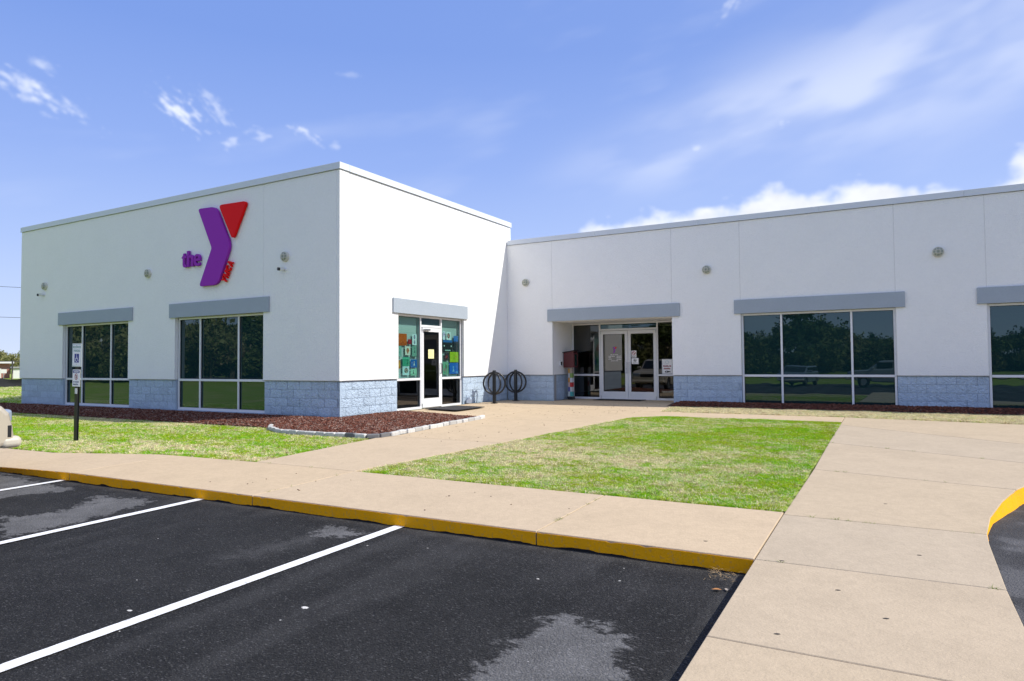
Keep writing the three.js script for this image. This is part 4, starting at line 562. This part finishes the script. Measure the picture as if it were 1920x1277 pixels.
/* ------------------------------------------------------------------ planting */
function scatter(name, geo, mat, list, kind = 'stuff', parent = scene) { // list: [x,y,z, turn, tiltX, tiltZ, scale, sy, color]
  const m = new THREE.InstancedMesh(geo, mat, list.length), o = new THREE.Object3D(); m.name = parent === scene ? numbered(name) : name;
  list.forEach((a, i) => { o.position.set(a[0], a[1], a[2]); o.rotation.set(a[4], a[3], a[5], 'YXZ'); o.scale.set(a[6], a[6] * a[7], a[6]); o.updateMatrix(); m.setMatrixAt(i, o.matrix); m.setColorAt(i, a[8]); });
  m.castShadow = m.receiveShadow = true; m.userData.kind = kind; parent.add(m); return m;
}
function tuftGeo(seed, n, h, spread) {
  const r = rngOf(seed), pos = [];
  for (let i = 0; i < n; i++) { const a = r() * 6.283, d = r() * spread, x = Math.cos(a) * d, z = Math.sin(a) * d, b = r() * 6.283, w = 0.0013 + r() * 0.0014, hh = h * (0.4 + r() * 0.8), lean = hh * (0.4 + r() * 1.3), l = r() * 6.283; const tx = x + Math.cos(l) * lean, tz = z + Math.sin(l) * lean, mx = x + Math.cos(l) * lean * 0.35, mz = z + Math.sin(l) * lean * 0.35; const wx = Math.cos(b) * w, wz = Math.sin(b) * w; pos.push(x - wx, 0, z - wz, x + wx, 0, z + wz, mx + wx, hh * 0.6, mz + wz, x - wx, 0, z - wz, mx + wx, hh * 0.6, mz + wz, mx - wx, hh * 0.6, mz - wz, mx - wx, hh * 0.6, mz - wz, mx + wx, hh * 0.6, mz + wz, tx, hh, tz); }
  const g = new THREE.BufferGeometry(); g.setAttribute('position', new THREE.Float32BufferAttribute(pos, 3)); g.computeVertexNormals(); return g;
}
const blade = new THREE.MeshPhysicalMaterial({ color: 0xffffff, roughness: 0.9, specularIntensity: 0.3, transmission: 0.3, thickness: 0 });
function grow(label, poly, n, seed, height, dry) {
  const r = rngOf(seed), xs = poly.map((p) => p[0]), zs = poly.map((p) => p[1]), x0 = Math.min(...xs), x1 = Math.max(...xs), z0 = Math.min(...zs), z1 = Math.max(...zs), sets = [[], [], []]; let k = 0, tries = 0;
  while (k < n && tries++ < n * 6) {
    const x = mix(x0, x1, r()), z = mix(z0, z1, r()), jx = (r() - 0.5) * 0.05, jz = (r() - 0.5) * 0.05; if (!inPoly(x + jx, z + jz, poly)) continue;
    const edge = r(); const s = r() < straw(x, z) + (dry ?? 0) ? 1 : 0, q = 0.72 + r() * 0.5, yel = r();
    const clump = fbm(x * 2.2, z * 2.6, 3, 221), pick = r() + (clump - 0.5) * 1.3, y2 = 0.85 + 0.3 * yel;
    const c = s > 0.5 ? (yel < 0.14 ? lin(0.34 * q, 0.23 * q, 0.12 * q) : lin((0.76 + 0.14 * r()) * q, (0.69 + 0.12 * r()) * q, (0.43 + 0.12 * r()) * q)) : pick > 0.62 ? lin(0.22 * q, 0.50 * q * y2, 0.012 * q) : pick > 0.18 ? lin(0.43 * q * y2, 0.58 * q, 0.016 * q) : lin(0.36 * q, 0.42 * q * y2, 0.03 * q);
    sets[Math.floor(r() * 3)].push([x, lvl(x, z) - 0.016 + (fbm(x * 2, z * 2, 3, 77) - 0.5) * 0.03, z, r() * 6.283, (r() - 0.5) * 0.3, (r() - 0.5) * 0.3, (0.75 + r() * 0.6) * (s > 0.5 ? 1.05 : 1), s > 0.5 ? 0.85 + r() * 0.35 : 0.65 + r() * 0.45, c]); k++;
  }
  sets.forEach((l, i) => { const m = scatter('grass', tuftGeo(seed + i, 9, height, 0.03), blade, l); tag(m, label, 'grass'); });
}
grow('short turf on the square lawn between the walks, green with straw patches', LAWN, 150000, 1001, 0.024);
grow('short turf between the parking sign and the tall wing', SIDE_LAWN.map(([x, z]) => [Math.max(x, -17), z]), 120000, 1011, 0.027);
grow('dry straw coloured turf along the foot of the low wing', STRIP.map(([x, z]) => [Math.min(x, 16), z]), 30000, 1021, 0.035, 0.5);
grow('bright turf beyond the far end of the tall wing', [[-14.6, 1.2], [-14.6, -6], [-36, -22], [-36, 1.2]], 60000, 1031, 0.05);

const BED = [[-15.2, 0.02], [-15.2, 1.22], [-0.95, 1.22], [-0.62, 1.42], [-0.1, 1.66], [0.5, 1.74], [2.36, 1.66], [2.55, 1.45], [2.52, -2.12], [0.02, -2.12], [0.02, 0.02]];
const bark = matte({ color: 0xffffff, roughness: 0.9 });
{
  const bed = thing('mulch_bed', 'planting bed of red brown bark round the tall wing, edged with pale stones', 'mulch bed');
  const inset = (x, z) => { let d = 1e9; for (let i = 0, j = BED.length - 1; i < BED.length; j = i++) { const ax = BED[j][0], az = BED[j][1], ux = BED[i][0] - ax, uz = BED[i][1] - az, t = clamp(((x - ax) * ux + (z - az) * uz) / (ux * ux + uz * uz)); d = Math.min(d, Math.hypot(x - ax - ux * t, z - az - uz * t)); } return d; };
  const wallward = (x, z) => (x < 0 ? smooth(1.2, 0.0, z) : smooth(2.4, 0.0, x) * smooth(1.7, 0.2, z));
  const top = (x, z) => lvl(x, Math.max(z, -2.1)) + 0.015 + 0.045 * smooth(0, 0.3, inset(x, z)) + 0.105 * wallward(x, z) * (z > -0.5 || x > 0 ? 1 : 0) * smooth(-2.1, -0.6, z) + (fbm(x * 3, z * 3, 3, 611) - 0.5) * 0.03;
  const g = sheetGeo(-15.4, 2.7, -2.2, 1.9, 182, 42, (x, z) => top(x, z), (x, z) => inPoly(x, z, BED)); mesh('soil', g, std({ map: tintTile(512, 0.9, 621, (a, b, c) => { const k = 0.5 + b * 0.7 + c * 0.3; return [0.085 * k, 0.035 * k, 0.024 * k]; }), roughness: 0.95 }), bed);
  const chip = new THREE.BoxGeometry(0.034, 0.006, 0.011), r = rngOf(33), list = []; const pal = [[0.10, 0.034, 0.022], [0.15, 0.05, 0.032], [0.065, 0.024, 0.017], [0.21, 0.09, 0.06], [0.27, 0.19, 0.155], [0.04, 0.018, 0.014]];
  while (list.length < 52000) { const front = r() < 0.62, x = front ? -1.2 + r() * 3.9 : -15.2 + r() * 14.5, z = front ? -2.2 + r() * 4.0 : r() * 1.25; if (!inPoly(x, z, BED)) continue; const c = pal[r() < 0.1 ? 4 : Math.floor(r() * 4.4)], k = 0.75 + r() * 0.6; list.push([x, top(x, z) + 0.004 + r() * 0.014, z, r() * 6.283, (r() - 0.5) * 1.0, (r() - 0.5) * 1.0, 0.55 + r() * 1.1, 0.7 + r(), lin(c[0] * k, c[1] * k, c[2] * k)]); }
  tag(scatter('bark_chips', chip, bark, list, 'stuff', bed), 'loose red brown bark chips');
  // stones along the lawn and the walk
  const path = [[-0.95, 1.10], [-0.62, 1.42], [-0.1, 1.68], [0.5, 1.76], [2.30, 1.69], [2.52, 1.5], [2.56, 1.2], [2.54, -2.16]]; const stoneA = [0.60, 0.59, 0.56], mats = [0.95, 1.1, 0.8, 1.0].map((k) => std({ map: tintTile(128, 0.4, 640 + Math.round(k * 10), (a, b, c) => { const q = k * (0.85 + (a - 0.5) * 0.5 + (c - 0.5) * 0.2); return stoneA.map((v) => v * q); }), roughness: 0.9 })); mats.push(std({ color: lin(0.14, 0.14, 0.145), roughness: 0.9 }));
  const pts = new THREE.CatmullRomCurve3(path.map(([x, z]) => new THREE.Vector3(x, 0, z)), false, 'catmullrom', 0.1), N = 30, rs = rngOf(71), proto = [0, 1, 2].map((k) => { const q = new RoundedBoxGeometry(0.215, 0.10, 0.095, 1, 0.024), p = q.attributes.position, rr = rngOf(k + 5); for (let i = 0; i < p.count; i++) { const h = hash2(Math.round(p.getX(i) * 40), Math.round(p.getZ(i) * 40 + p.getY(i) * 90), k + 3); p.setXYZ(i, p.getX(i) * (1 + (h - 0.5) * 0.06), p.getY(i) * (1 + (h - 0.5) * 0.12), p.getZ(i) * (1 + (h - 0.5) * 0.14)); } q.computeVertexNormals(); return q; });
  for (let i = 0; i < N; i++) { const p = pts.getPointAt((i + 0.5) / N), t = pts.getTangentAt((i + 0.5) / N); const m = mesh('edging_stone', proto[i % 3], i >= 12 && i <= 15 && i !== 13 ? mats[4] : mats[Math.floor(rs() * 4)], bed); m.position.set(p.x + (rs() - 0.5) * 0.02, lvl(p.x, p.z) + 0.028 + (rs() - 0.5) * 0.012, p.z + (rs() - 0.5) * 0.02); m.rotation.set((rs() - 0.5) * 0.08, Math.atan2(-t.z, t.x) + (rs() - 0.5) * 0.1, (rs() - 0.5) * 0.06); m.scale.x = pts.getLength() / N / 0.222; }
}
{ // narrow bark bed along the low wing
  const poly = [[5.72, -7.72], [5.82, -6.3], [16.4, -6.38], [16.4, -7.72]], bed = thing('mulch_bed', 'narrow shaded strip of bark along the foot of the low wing', 'mulch bed');
  const top = (x, z) => 0.02 + 0.05 * smooth(-6.3, -7.0, z) + (fbm(x * 3, z * 3, 3, 651) - 0.5) * 0.03;
  mesh('soil', sheetGeo(5.7, 22, -7.74, -6.28, 160, 14, top), std({ color: lin(0.05, 0.022, 0.016), roughness: 0.95 }), bed);
  const r = rngOf(44), list = []; const pal = [[0.10, 0.034, 0.022], [0.15, 0.05, 0.032], [0.065, 0.024, 0.017], [0.21, 0.09, 0.06]]; while (list.length < 12000) { const x = 5.7 + r() * 10.7, z = -7.72 + r() * 1.42; if (!inPoly(x, z, poly)) continue; const c = pal[Math.floor(r() * 4)], k = 0.7 + r() * 0.6; list.push([x, top(x, z) + 0.004 + r() * 0.012, z, r() * 6.283, (r() - 0.5), (r() - 0.5), 0.6 + r(), 0.7 + r(), lin(c[0] * k, c[1] * k, c[2] * k)]); }
  tag(scatter('bark_chips', new THREE.BoxGeometry(0.034, 0.006, 0.011), bark, list, 'stuff', bed), 'loose dark bark chips');
}
{ // litter: straw in the kerb corner, two dead leaves, crumbs on the walk
  const r = rngOf(808), pos = []; for (let i = 0; i < 90; i++) { const x = (r() - 0.5) * 0.2, z = (r() - 0.5) * 0.28, a = r() * 6.283, l = 0.03 + r() * 0.06, y = 0.004 + r() * 0.03, w = 0.0018; const dx = Math.cos(a) * l, dz = Math.sin(a) * l; pos.push(x - dz * 0.03, y, z + dx * 0.03 - w, x + dx, y + (r() - 0.3) * 0.02, z + dz, x, y, z + w); }
  const g = new THREE.BufferGeometry(); g.setAttribute('position', new THREE.Float32BufferAttribute(pos, 3)); g.computeVertexNormals(); const m = mesh('dry_straw', g, std({ color: lin(0.42, 0.29, 0.15), roughness: 0.9 }), scene); m.position.set(9.87, lotY(6.2) + 0.006, 6.2); tag(m, 'clump of dry straw in the corner of yellow kerb and walk', 'straw');
  const leaf = (x, z, s, turn, label, c) => { const sh = new THREE.Shape(); sh.moveTo(0, -0.04); sh.quadraticCurveTo(0.028, -0.01, 0.016, 0.02); sh.quadraticCurveTo(0.008, 0.035, 0, 0.05); sh.quadraticCurveTo(-0.008, 0.035, -0.018, 0.018); sh.quadraticCurveTo(-0.026, -0.012, 0, -0.04); const q = new THREE.ExtrudeGeometry(sh, { depth: 0.0008, bevelEnabled: false, curveSegments: 6 }).rotateX(-Math.PI / 2), p = q.attributes.position; for (let i = 0; i < p.count; i++) p.setY(i, p.getY(i) + p.getX(i) ** 2 * 14 + 0.003); q.computeVertexNormals(); const o = mesh('dead_leaf', q, std({ color: lin(...c), roughness: 0.8 }), scene); o.position.set(x, lotY(z) + 0.008, z); o.rotation.y = turn; o.scale.setScalar(s); tag(o, label, 'leaf', 'dead leaves on the asphalt'); };
  leaf(9.89, 6.49, 0.8, 1.9, 'curled orange leaf on the asphalt by the walk edge', [0.42, 0.19, 0.06]); leaf(9.95, 6.46, 0.6, 0.4, 'pale grey leaf on the asphalt beside the orange one', [0.30, 0.26, 0.22]);
  const crumbs = []; const rr = rngOf(909); for (let i = 0; i < 420; i++) { const k = rr(); let x, z; if (k < 0.93) { x = 0.3 + rr() * 5.2; z = -7.4 + rr() * 9; } else { x = -1 + rr() * 10; z = 4.9 + rr() * 1.0; } if (x < 2.7 && z > -2.3) continue; if (x > 4.6 && z > -3 && z < 4.4) continue; crumbs.push([x, lvl(x, z) + 0.004, z, rr() * 6.283, 0, 0, 0.3 + rr() * 0.75, 1, rr() < 0.7 ? lin(0.07, 0.04, 0.028) : lin(0.2, 0.12, 0.06)]); }
  for (const [x, z] of [[9.63, 5.73], [10.26, 6.0], [10.67, 6.48], [11.16, 5.41], [10.42, 7.37], [10.95, 6.86], [10.92, 3.66]]) crumbs.push([x, lvl(x, z) + 0.001, z, 0.4, 0, 0, 1.3, 0.25, lin(0.06, 0.055, 0.05)]);
  tag(scatter('litter', new THREE.DodecahedronGeometry(0.009, 0).scale(1.6, 0.45, 1), bark, crumbs), 'dark crumbs of bark and gum scattered on the walks', 'litter');
}
{ // weeds rooted in the slab joints
  const r = rngOf(1201), list = []; const lines = [[8.22, 4.5, 8.22, 6.0, 9], [4.57, 4.5, 4.57, 6.0, 5], [10.07, -3.3, 10.07, 4.3, 40], [10.1, 4.53, 11.6, 4.53, 10], [10.1, 1.9, 12.1, 2.34, 5], [10.1, -0.75, 13, 0.6, 7], [2.7, 4.46, 4.5, 4.46, 5], [10.1, 6.04, 11.6, 6.0, 4], [6.4, -4.97, 10, -4.96, 14]];
  for (const [x0, z0, x1, z1, n] of lines) for (let i = 0; i < n; i++) { const t = r(), x = mix(x0, x1, t), z = mix(z0, z1, t), k = 0.7 + r() * 0.5; for (let q = 0; q < 3; q++) list.push([x + (r() - 0.5) * 0.012, lvl(x, z) - 0.02, z + (r() - 0.5) * 0.03, r() * 6.283, 0, 0, 0.4 + r() * 0.5, 0.9, lin(0.20 * k, 0.30 * k, 0.03 * k)]); }
  tag(scatter('weeds', tuftGeo(1207, 9, 0.05, 0.02), blade, list), 'small weeds rooted in the joints of the walks', 'weeds');
}
/* ------------------------------------------------------------------ trees and the far surroundings */
function branchy(seed, h, leafy, kind) {
  const r = rngOf(seed), wood = [], leaves = [];
  const grow2 = (a, dir, len, rad, depth) => {
    const b = a.clone().addScaledVector(dir, len); wood.push(rod(a.toArray(), b.toArray(), rad, rad * 0.62, depth > 1 ? 7 : 4));
    if (depth === 0) { const n = kind === 'pine' ? 26 : Math.round(20 * leafy); for (let i = 0; i < n; i++) { const p = a.clone().lerp(b, r()).add(new THREE.Vector3(r() - 0.5, r() - 0.5, r() - 0.5).multiplyScalar(h * 0.11)); leaves.push([p, r]); } return; }
    const n = depth > 2 ? 4 : 3; for (let i = 0; i < n; i++) { const d = dir.clone().applyAxisAngle(new THREE.Vector3(r() - 0.5, r() - 0.5, r() - 0.5).normalize(), 0.35 + r() * 0.65); d.y += kind === 'pine' ? -0.05 : 0.18; d.normalize(); grow2(a.clone().lerp(b, 0.55 + 0.45 * r()), d, len * (0.66 + r() * 0.24), rad * 0.55, depth - 1); }
  };
  if (kind === 'pine') { wood.push(rod([0, -0.3, 0], [0, h, 0], h * 0.018, 0.02, 8)); for (let k = 0; k < 42; k++) { const y = h * (0.16 + 0.82 * k / 42), a = r() * 6.283, l = (1 - k / 44) * h * 0.24 + 0.3; grow2(new THREE.Vector3(0, y, 0), new THREE.Vector3(Math.cos(a), 0.1, Math.sin(a)).normalize(), l, 0.03, 0); } }
  else grow2(new THREE.Vector3(0, -0.3, 0), new THREE.Vector3((r() - 0.5) * 0.1, 1, (r() - 0.5) * 0.1).normalize(), h * 0.24, h * 0.022, 4);
  const pos = []; for (const [p] of leaves) { const s = h * (0.010 + r() * 0.016), q = new THREE.Quaternion().setFromEuler(new THREE.Euler(r() * 6, r() * 6, r() * 6)); for (const v of [[-s, 0, 0], [s, 0, 0], [0, s * 1.8, 0]]) { const w = new THREE.Vector3(...v).applyQuaternion(q).add(p); pos.push(w.x, w.y, w.z); } }
  const g = new THREE.BufferGeometry(); g.setAttribute('position', new THREE.Float32BufferAttribute(pos, 3)); g.computeVertexNormals(); return [merge(wood), g];
}
const treeKinds = [[branchy(11, 10, 0.7), std({ color: lin(0.20, 0.20, 0.075), roughness: 0.9 })], [branchy(12, 12, 1.0), std({ color: lin(0.12, 0.15, 0.045), roughness: 0.9 })], [branchy(13, 11, 1, 'pine'), std({ color: lin(0.04, 0.075, 0.025), roughness: 0.9 })], [branchy(14, 9, 0.22), std({ color: lin(0.24, 0.19, 0.11), roughness: 0.9 })]];
const woodM = std({ color: lin(0.10, 0.08, 0.06), roughness: 0.95 });
const treeProto = treeKinds.map(([[w, l], m]) => { const g = new THREE.Group(); mesh('trunk', w, woodM, g); mesh('crown', l, m, g); return g; });
function tree(k, x, z, s, label, grp) { const t = treeProto[k].clone(); t.name = numbered('tree'); t.position.set(x, z >= 30 ? -0.7 + clamp((z - 60) / 200) * 1.2 : x < -45 ? -0.5 : -0.1, z); t.scale.setScalar(s); t.rotation.y = (x * 7 + z * 3) % 6.28; scene.add(t); tag(t, label, 'tree', grp); }
{ const r = rngOf(61);
  for (let i = 0; i < 56; i++) { const x = mix(-62, 40, (i + r()) / 56), z = 70 + 36 * r(); tree([0, 1, 3, 1, 2, 0][Math.floor(r() * 6)], x, z, (0.75 + r() * 0.45) * (x > 6 ? 0.62 : 1), 'tree in the wood across the road from the low wing', 'trees across the road'); }
  for (let i = 0; i < 40; i++) { const a = mix(2.20, 2.72, (i + r()) / 40), d = 82 + r() * 40; tree([0, 1, 3, 1, 2, 0][Math.floor(r() * 6)], 11 + Math.cos(a) * d, -11.4 + Math.sin(a) * d, 0.85 + r() * 0.4, 'tree in the wood that the tall wing windows mirror', 'trees across the field'); }
  // undergrowth that closes the gaps between those trunks
  const spots = []; for (let i = 0; i < 260; i++) { let x, z; if (i < 140) { x = mix(-70, 45, r()); z = 70 + 34 * r(); } else { const a = mix(2.15, 2.76, r()), d = 86 + r() * 36; x = 11 + Math.cos(a) * d; z = -11.4 + Math.sin(a) * d; } const k = 0.7 + r() * 0.5; spots.push([x, -3.6, z, r() * 6.28, 0, 0, (0.6 + r() * 0.35), 1, lin(k, k * (0.9 + 0.2 * r()), k * 0.8)]); }
  tag(scatter('undergrowth', treeKinds[1][0][1], matte({ color: lin(0.13, 0.14, 0.06), roughness: 0.9 }), spots), 'dense brush between the trees of the woods', 'undergrowth');
  for (let i = 0; i < 14; i++) { const d = 175 + r() * 50, a = mix(-2.79, -2.69, i / 13); tree([0, 3, 1, 0][i % 4], 11 + Math.cos(a) * d, 11.4 + Math.sin(a) * d, 0.62 + r() * 0.2, 'spring tree behind the low brick building in the distance', 'distant trees past the tall wing'); }
}
{ // low buildings, fences and wires past the far end of the tall wing
  const at = (d, off = 0) => [11.02 - 0.916 * d + 0.402 * off, 11.42 - 0.402 * d - 0.916 * off];
  const face = Math.atan2(0.916, 0.402); // turns local z towards the camera
  const brick = std({ map: tintTile(256, 2.0, 661, (a, b) => { const k = 0.8 + b * 0.4; return [0.36 * k, 0.17 * k, 0.13 * k]; }), roughness: 0.9 }), pale = std({ color: lin(0.66, 0.66, 0.64), roughness: 0.8 });
  { const [x, z] = at(128, -9.1), g = thing('low_building', 'low brick building with pale roof edge in the distance', 'building', [x, -1.15, z], face); mesh('wall', span(-9, 9, 0, 2.85, -5, 5), brick, g); mesh('roof', span(-9.5, 9.5, 2.86, 3.15, -5.6, 5.6), pale, g); for (const u of [-5, 0, 5]) { const w = mesh('window', span(u - 0.7, u + 0.7, 1.2, 2.1, 5.01, 5.05), M.gasket, g); mesh('sill', span(u - 0.8, u + 0.8, 1.1, 1.19, 5.01, 5.12), pale, w); } mesh('door', span(7.0, 8.0, 0.0, 2.1, 5.01, 5.06), pale, g); }
  { const [x, z] = at(122, 2.55), g = thing('low_building', 'small white building with two dark windows in the distance', 'building', [x, -1.6, z], face); mesh('wall', span(-2.3, 3.4, 0, 2.55, -3, 3), pale, g); mesh('roof', span(-2.5, 3.6, 2.56, 2.8, -3.2, 3.2), std({ color: lin(0.4, 0.41, 0.42), roughness: 0.8 }), g); for (const u of [0.0, 1.35]) { const w = mesh('window', span(u - 0.3, u + 0.3, 1.5, 2.0, 3.01, 3.05), M.gasket, g); mesh('sill', span(u - 0.35, u + 0.35, 1.42, 1.49, 3.01, 3.09), pale, w); } }
  { const g = thing('metal_fence', 'dark rail fence with thin posts in front of the low brick building', 'fence', [at(62)[0], -0.25, at(62)[1]], face), dark = std({ color: lin(0.05, 0.045, 0.045), roughness: 0.6 }); for (let i = -4; i <= 4; i++) mesh('post', cyl(0.05, 0.05, 1.95, i * 2.6 + 0.1, 0.95, 0, 8), dark, g); for (const y of [1.86, 1.36]) mesh('rail', bx(22, 0.05, 0.04, 0, y, 0), dark, g); }
  { const [x, z] = at(61.3, -0.4), g = thing('notice_board', 'small white board hung on the dark rail fence', 'sign', [x, -0.25, z], face); mesh('board', rbx(0.34, 0.28, 0.02, 0.005, 0, 1.13, 0), pale, g); mesh('leg', bx(0.04, 1.3, 0.03, 0, 0.65, -0.03), M.steel, g); }
  { // erosion barrier of black fabric on stakes
    const g = thing('silt_fence', 'sagging black fabric barrier at the far edge of the bright turf', 'barrier', [at(50)[0], -0.03, at(50)[1]], face), r = rngOf(9), n = 60, P = [];
    for (let j = 0; j <= 3; j++) for (let i = 0; i <= n; i++) { const u = mix(-9, 9, i / n), k = ((u + 9.3 + 100 * 1.45) % 1.45) / 1.45 - 0.5, h = 0.60 - 0.16 * (1 - 4 * k * k) * (0.6 + 0.6 * vnoise(u, 0, 4)); P.push(u, h * j / 3, 0.10 * Math.sin(u * 2.3) * (j / 3) + (r() - 0.5) * 0.05 + (j === 0 ? 0.15 : 0)); }
    const idx = []; for (let j = 0; j < 3; j++) for (let i = 0; i < n; i++) { const a = j * (n + 1) + i; idx.push(a, a + 1, a + n + 1, a + 1, a + n + 2, a + n + 1); } const q = new THREE.BufferGeometry(); q.setAttribute('position', new THREE.Float32BufferAttribute(P, 3)); q.setIndex(idx); q.computeVertexNormals(); mesh('fabric', q, std({ color: lin(0.008, 0.009, 0.011), roughness: 0.8 }), g); for (let u = -8.6; u < 9; u += 1.45) mesh('stake', bx(0.035, 0.85, 0.035, u, 0.40, -0.1), std({ color: lin(0.35, 0.3, 0.22), roughness: 0.9 }), g);
  }
  const poles = [[at(88, -40), 0], [at(88, 40), 0]]; poles.forEach(([[x, z]], i) => { const g = thing('utility_pole', i ? 'wooden utility pole past the picture edge' : 'wooden utility pole hidden behind the tall wing', 'pole', [x, -0.4, z], face); mesh('shaft', cyl(0.16, 0.11, 11.4, 0, 5.7, 0, 10), woodM, g); mesh('crossarm', bx(2.2, 0.12, 0.12, 0, 10.9, 0), woodM, g); });
  for (const [y, n] of [[11.0, 'upper overhead wire past the tall wing'], [7.8, 'lower overhead wire past the tall wing']]) { const a = at(88, -40), b = at(88, 40), pts = []; for (let i = 0; i <= 30; i++) { const t = i / 30; pts.push(new THREE.Vector3(mix(a[0], b[0], t), y - 0.5 - 0.9 * 4 * t * (1 - t), mix(a[1], b[1], t))); } tag(mesh('overhead_wire', new THREE.TubeGeometry(new THREE.CatmullRomCurve3(pts), 40, 0.022, 5), M.black, scene), n, 'wire'); }
}
/* ------------------------------------------------------------------ cars */
function car(name, label, pos, turn, color, tall, grp) { // nose towards -z, base on the ground
  const g = thing(name, label, 'car', pos, turn, grp), body = std({ color: lin(...color), roughness: 0.28, metalness: 0.35 }), W = 0.93, k = tall ? 1 : 0.82;
  const prof = (pts, w, bev) => { const s = new THREE.Shape(); pts.forEach((p, i) => (i ? s.lineTo(p[0], p[1] * k) : s.moveTo(p[0], p[1] * k))); return new THREE.ExtrudeGeometry(s, { depth: 2 * w - 2 * bev, bevelEnabled: true, bevelThickness: bev, bevelSize: bev * 0.8, bevelOffset: -bev * 0.8, bevelSegments: 3, curveSegments: 6 }).translate(0, 0, -w + bev).rotateY(-Math.PI / 2); };
  const arch = (cx) => { const o = []; for (let i = 0; i <= 8; i++) { const a = Math.PI * i / 8; o.push([cx + 0.42 * Math.cos(a), 0.36 + 0.40 * Math.sin(a)]); } return o; };
  // profile: first number runs back from the nose
  mesh('body', prof([[0.0, 0.60], [0.02, 0.78], [0.07, 0.98], [0.16, 1.08], [0.32, 1.15], [1.25, 1.22], [1.3, 1.24], [4.6, 1.26], [4.75, 1.05], [4.78, 0.5], [4.6, 0.36], ...arch(3.85), [3.0, 0.32], [1.7, 0.32], ...arch(0.98), [0.45, 0.44], [0.1, 0.50]], W, 0.09), body, g);
  mesh('cabin', prof([[1.2, 1.2], [1.95, 1.74], [2.3, 1.80], [4.2, 1.80], [4.5, 1.70], [4.68, 1.2]], W - 0.10, 0.12), body, g);
  const glass = std({ color: lin(0.015, 0.02, 0.022), roughness: 0.06 });
  mesh('windscreen', prof([[1.30, 1.245], [1.93, 1.71], [1.90, 1.72], [1.26, 1.25]], W - 0.2, 0.01), glass, g);
  for (const s of [-1, 1]) { for (const [a, b] of [[1.75, 2.75], [2.85, 3.75], [3.85, 4.45]]) mesh('side_window', rbx(0.02, 0.38 * k, b - a, 0.008, s * (W - 0.092), 1.48 * k, (a + b) / 2), glass, g); mesh('headlight', rbx(0.42, 0.20 * k, 0.20, 0.05, s * 0.66, 0.93 * k, 0.115), std({ color: lin(0.30, 0.36, 0.45), roughness: 0.08, metalness: 0.3 }), g); mesh('marker', rbx(0.014, 0.17 * k, 0.05, 0.005, s * (W - 0.003), 0.72 * k, 0.085), M.black, g); mesh('mirror', rbx(0.22, 0.16, 0.12, 0.04, s * (W + 0.07), 1.32 * k, 1.55), body, g); mesh('tail_light', rbx(0.10, 0.4 * k, 0.06, 0.02, s * (W - 0.08), 1.0 * k, 4.75), std({ color: lin(0.3, 0.01, 0.01), roughness: 0.2 }), g); }
  mesh('bumper', rbx(2 * W + 0.02, 0.17 * k, 0.28, 0.075, 0, 0.56 * k, 0.05, 4), std({ color: lin(0.50, 0.46, 0.38), roughness: 0.4 }), g); mesh('rear_bumper', rbx(2 * W - 0.02, 0.2 * k, 0.24, 0.06, 0, 0.52 * k, 4.74), M.black, g); mesh('grille', rbx(0.86, 0.20 * k, 0.05, 0.02, 0, 0.88 * k, 0.045), M.black, g);
  for (const z of [0.98, 3.85]) for (const s of [-1, 1]) { const w = group('wheel', g, [s * (W - 0.13), 0.36, z]); mesh('tyre', new THREE.TorusGeometry(0.26, 0.10, 12, 28).rotateY(Math.PI / 2).scale(1.2, 1, 1), M.black, w); mesh('rim', cyl(0.19, 0.19, 0.16, 0, 0, 0, 20).rotateZ(Math.PI / 2), M.steel, w); }
}
car('parked_car', 'beige vehicle nose at the edge of the parking bay', [-0.93, lotY(8) + 0.03, 6.50], 0, [0.56, 0.50, 0.40], true);
car('parked_car', 'grey blue saloon mirrored in the low wing window', [4.6, lotY(14), 24.5], 0.1, [0.22, 0.25, 0.30], false, 'cars in the row behind the viewer');
car('parked_car', 'silver wagon mirrored in the low wing window', [8.2, lotY(14), 25.0], 1.5, [0.36, 0.38, 0.40], true, 'cars in the row behind the viewer');
car('parked_car', 'black car in the row behind the viewer', [12.9, lotY(14), 24.0], -0.1, [0.02, 0.02, 0.025], true, 'cars in the row behind the viewer');

scene.updateMatrixWorld(true);
renderer.render(scene, camera);
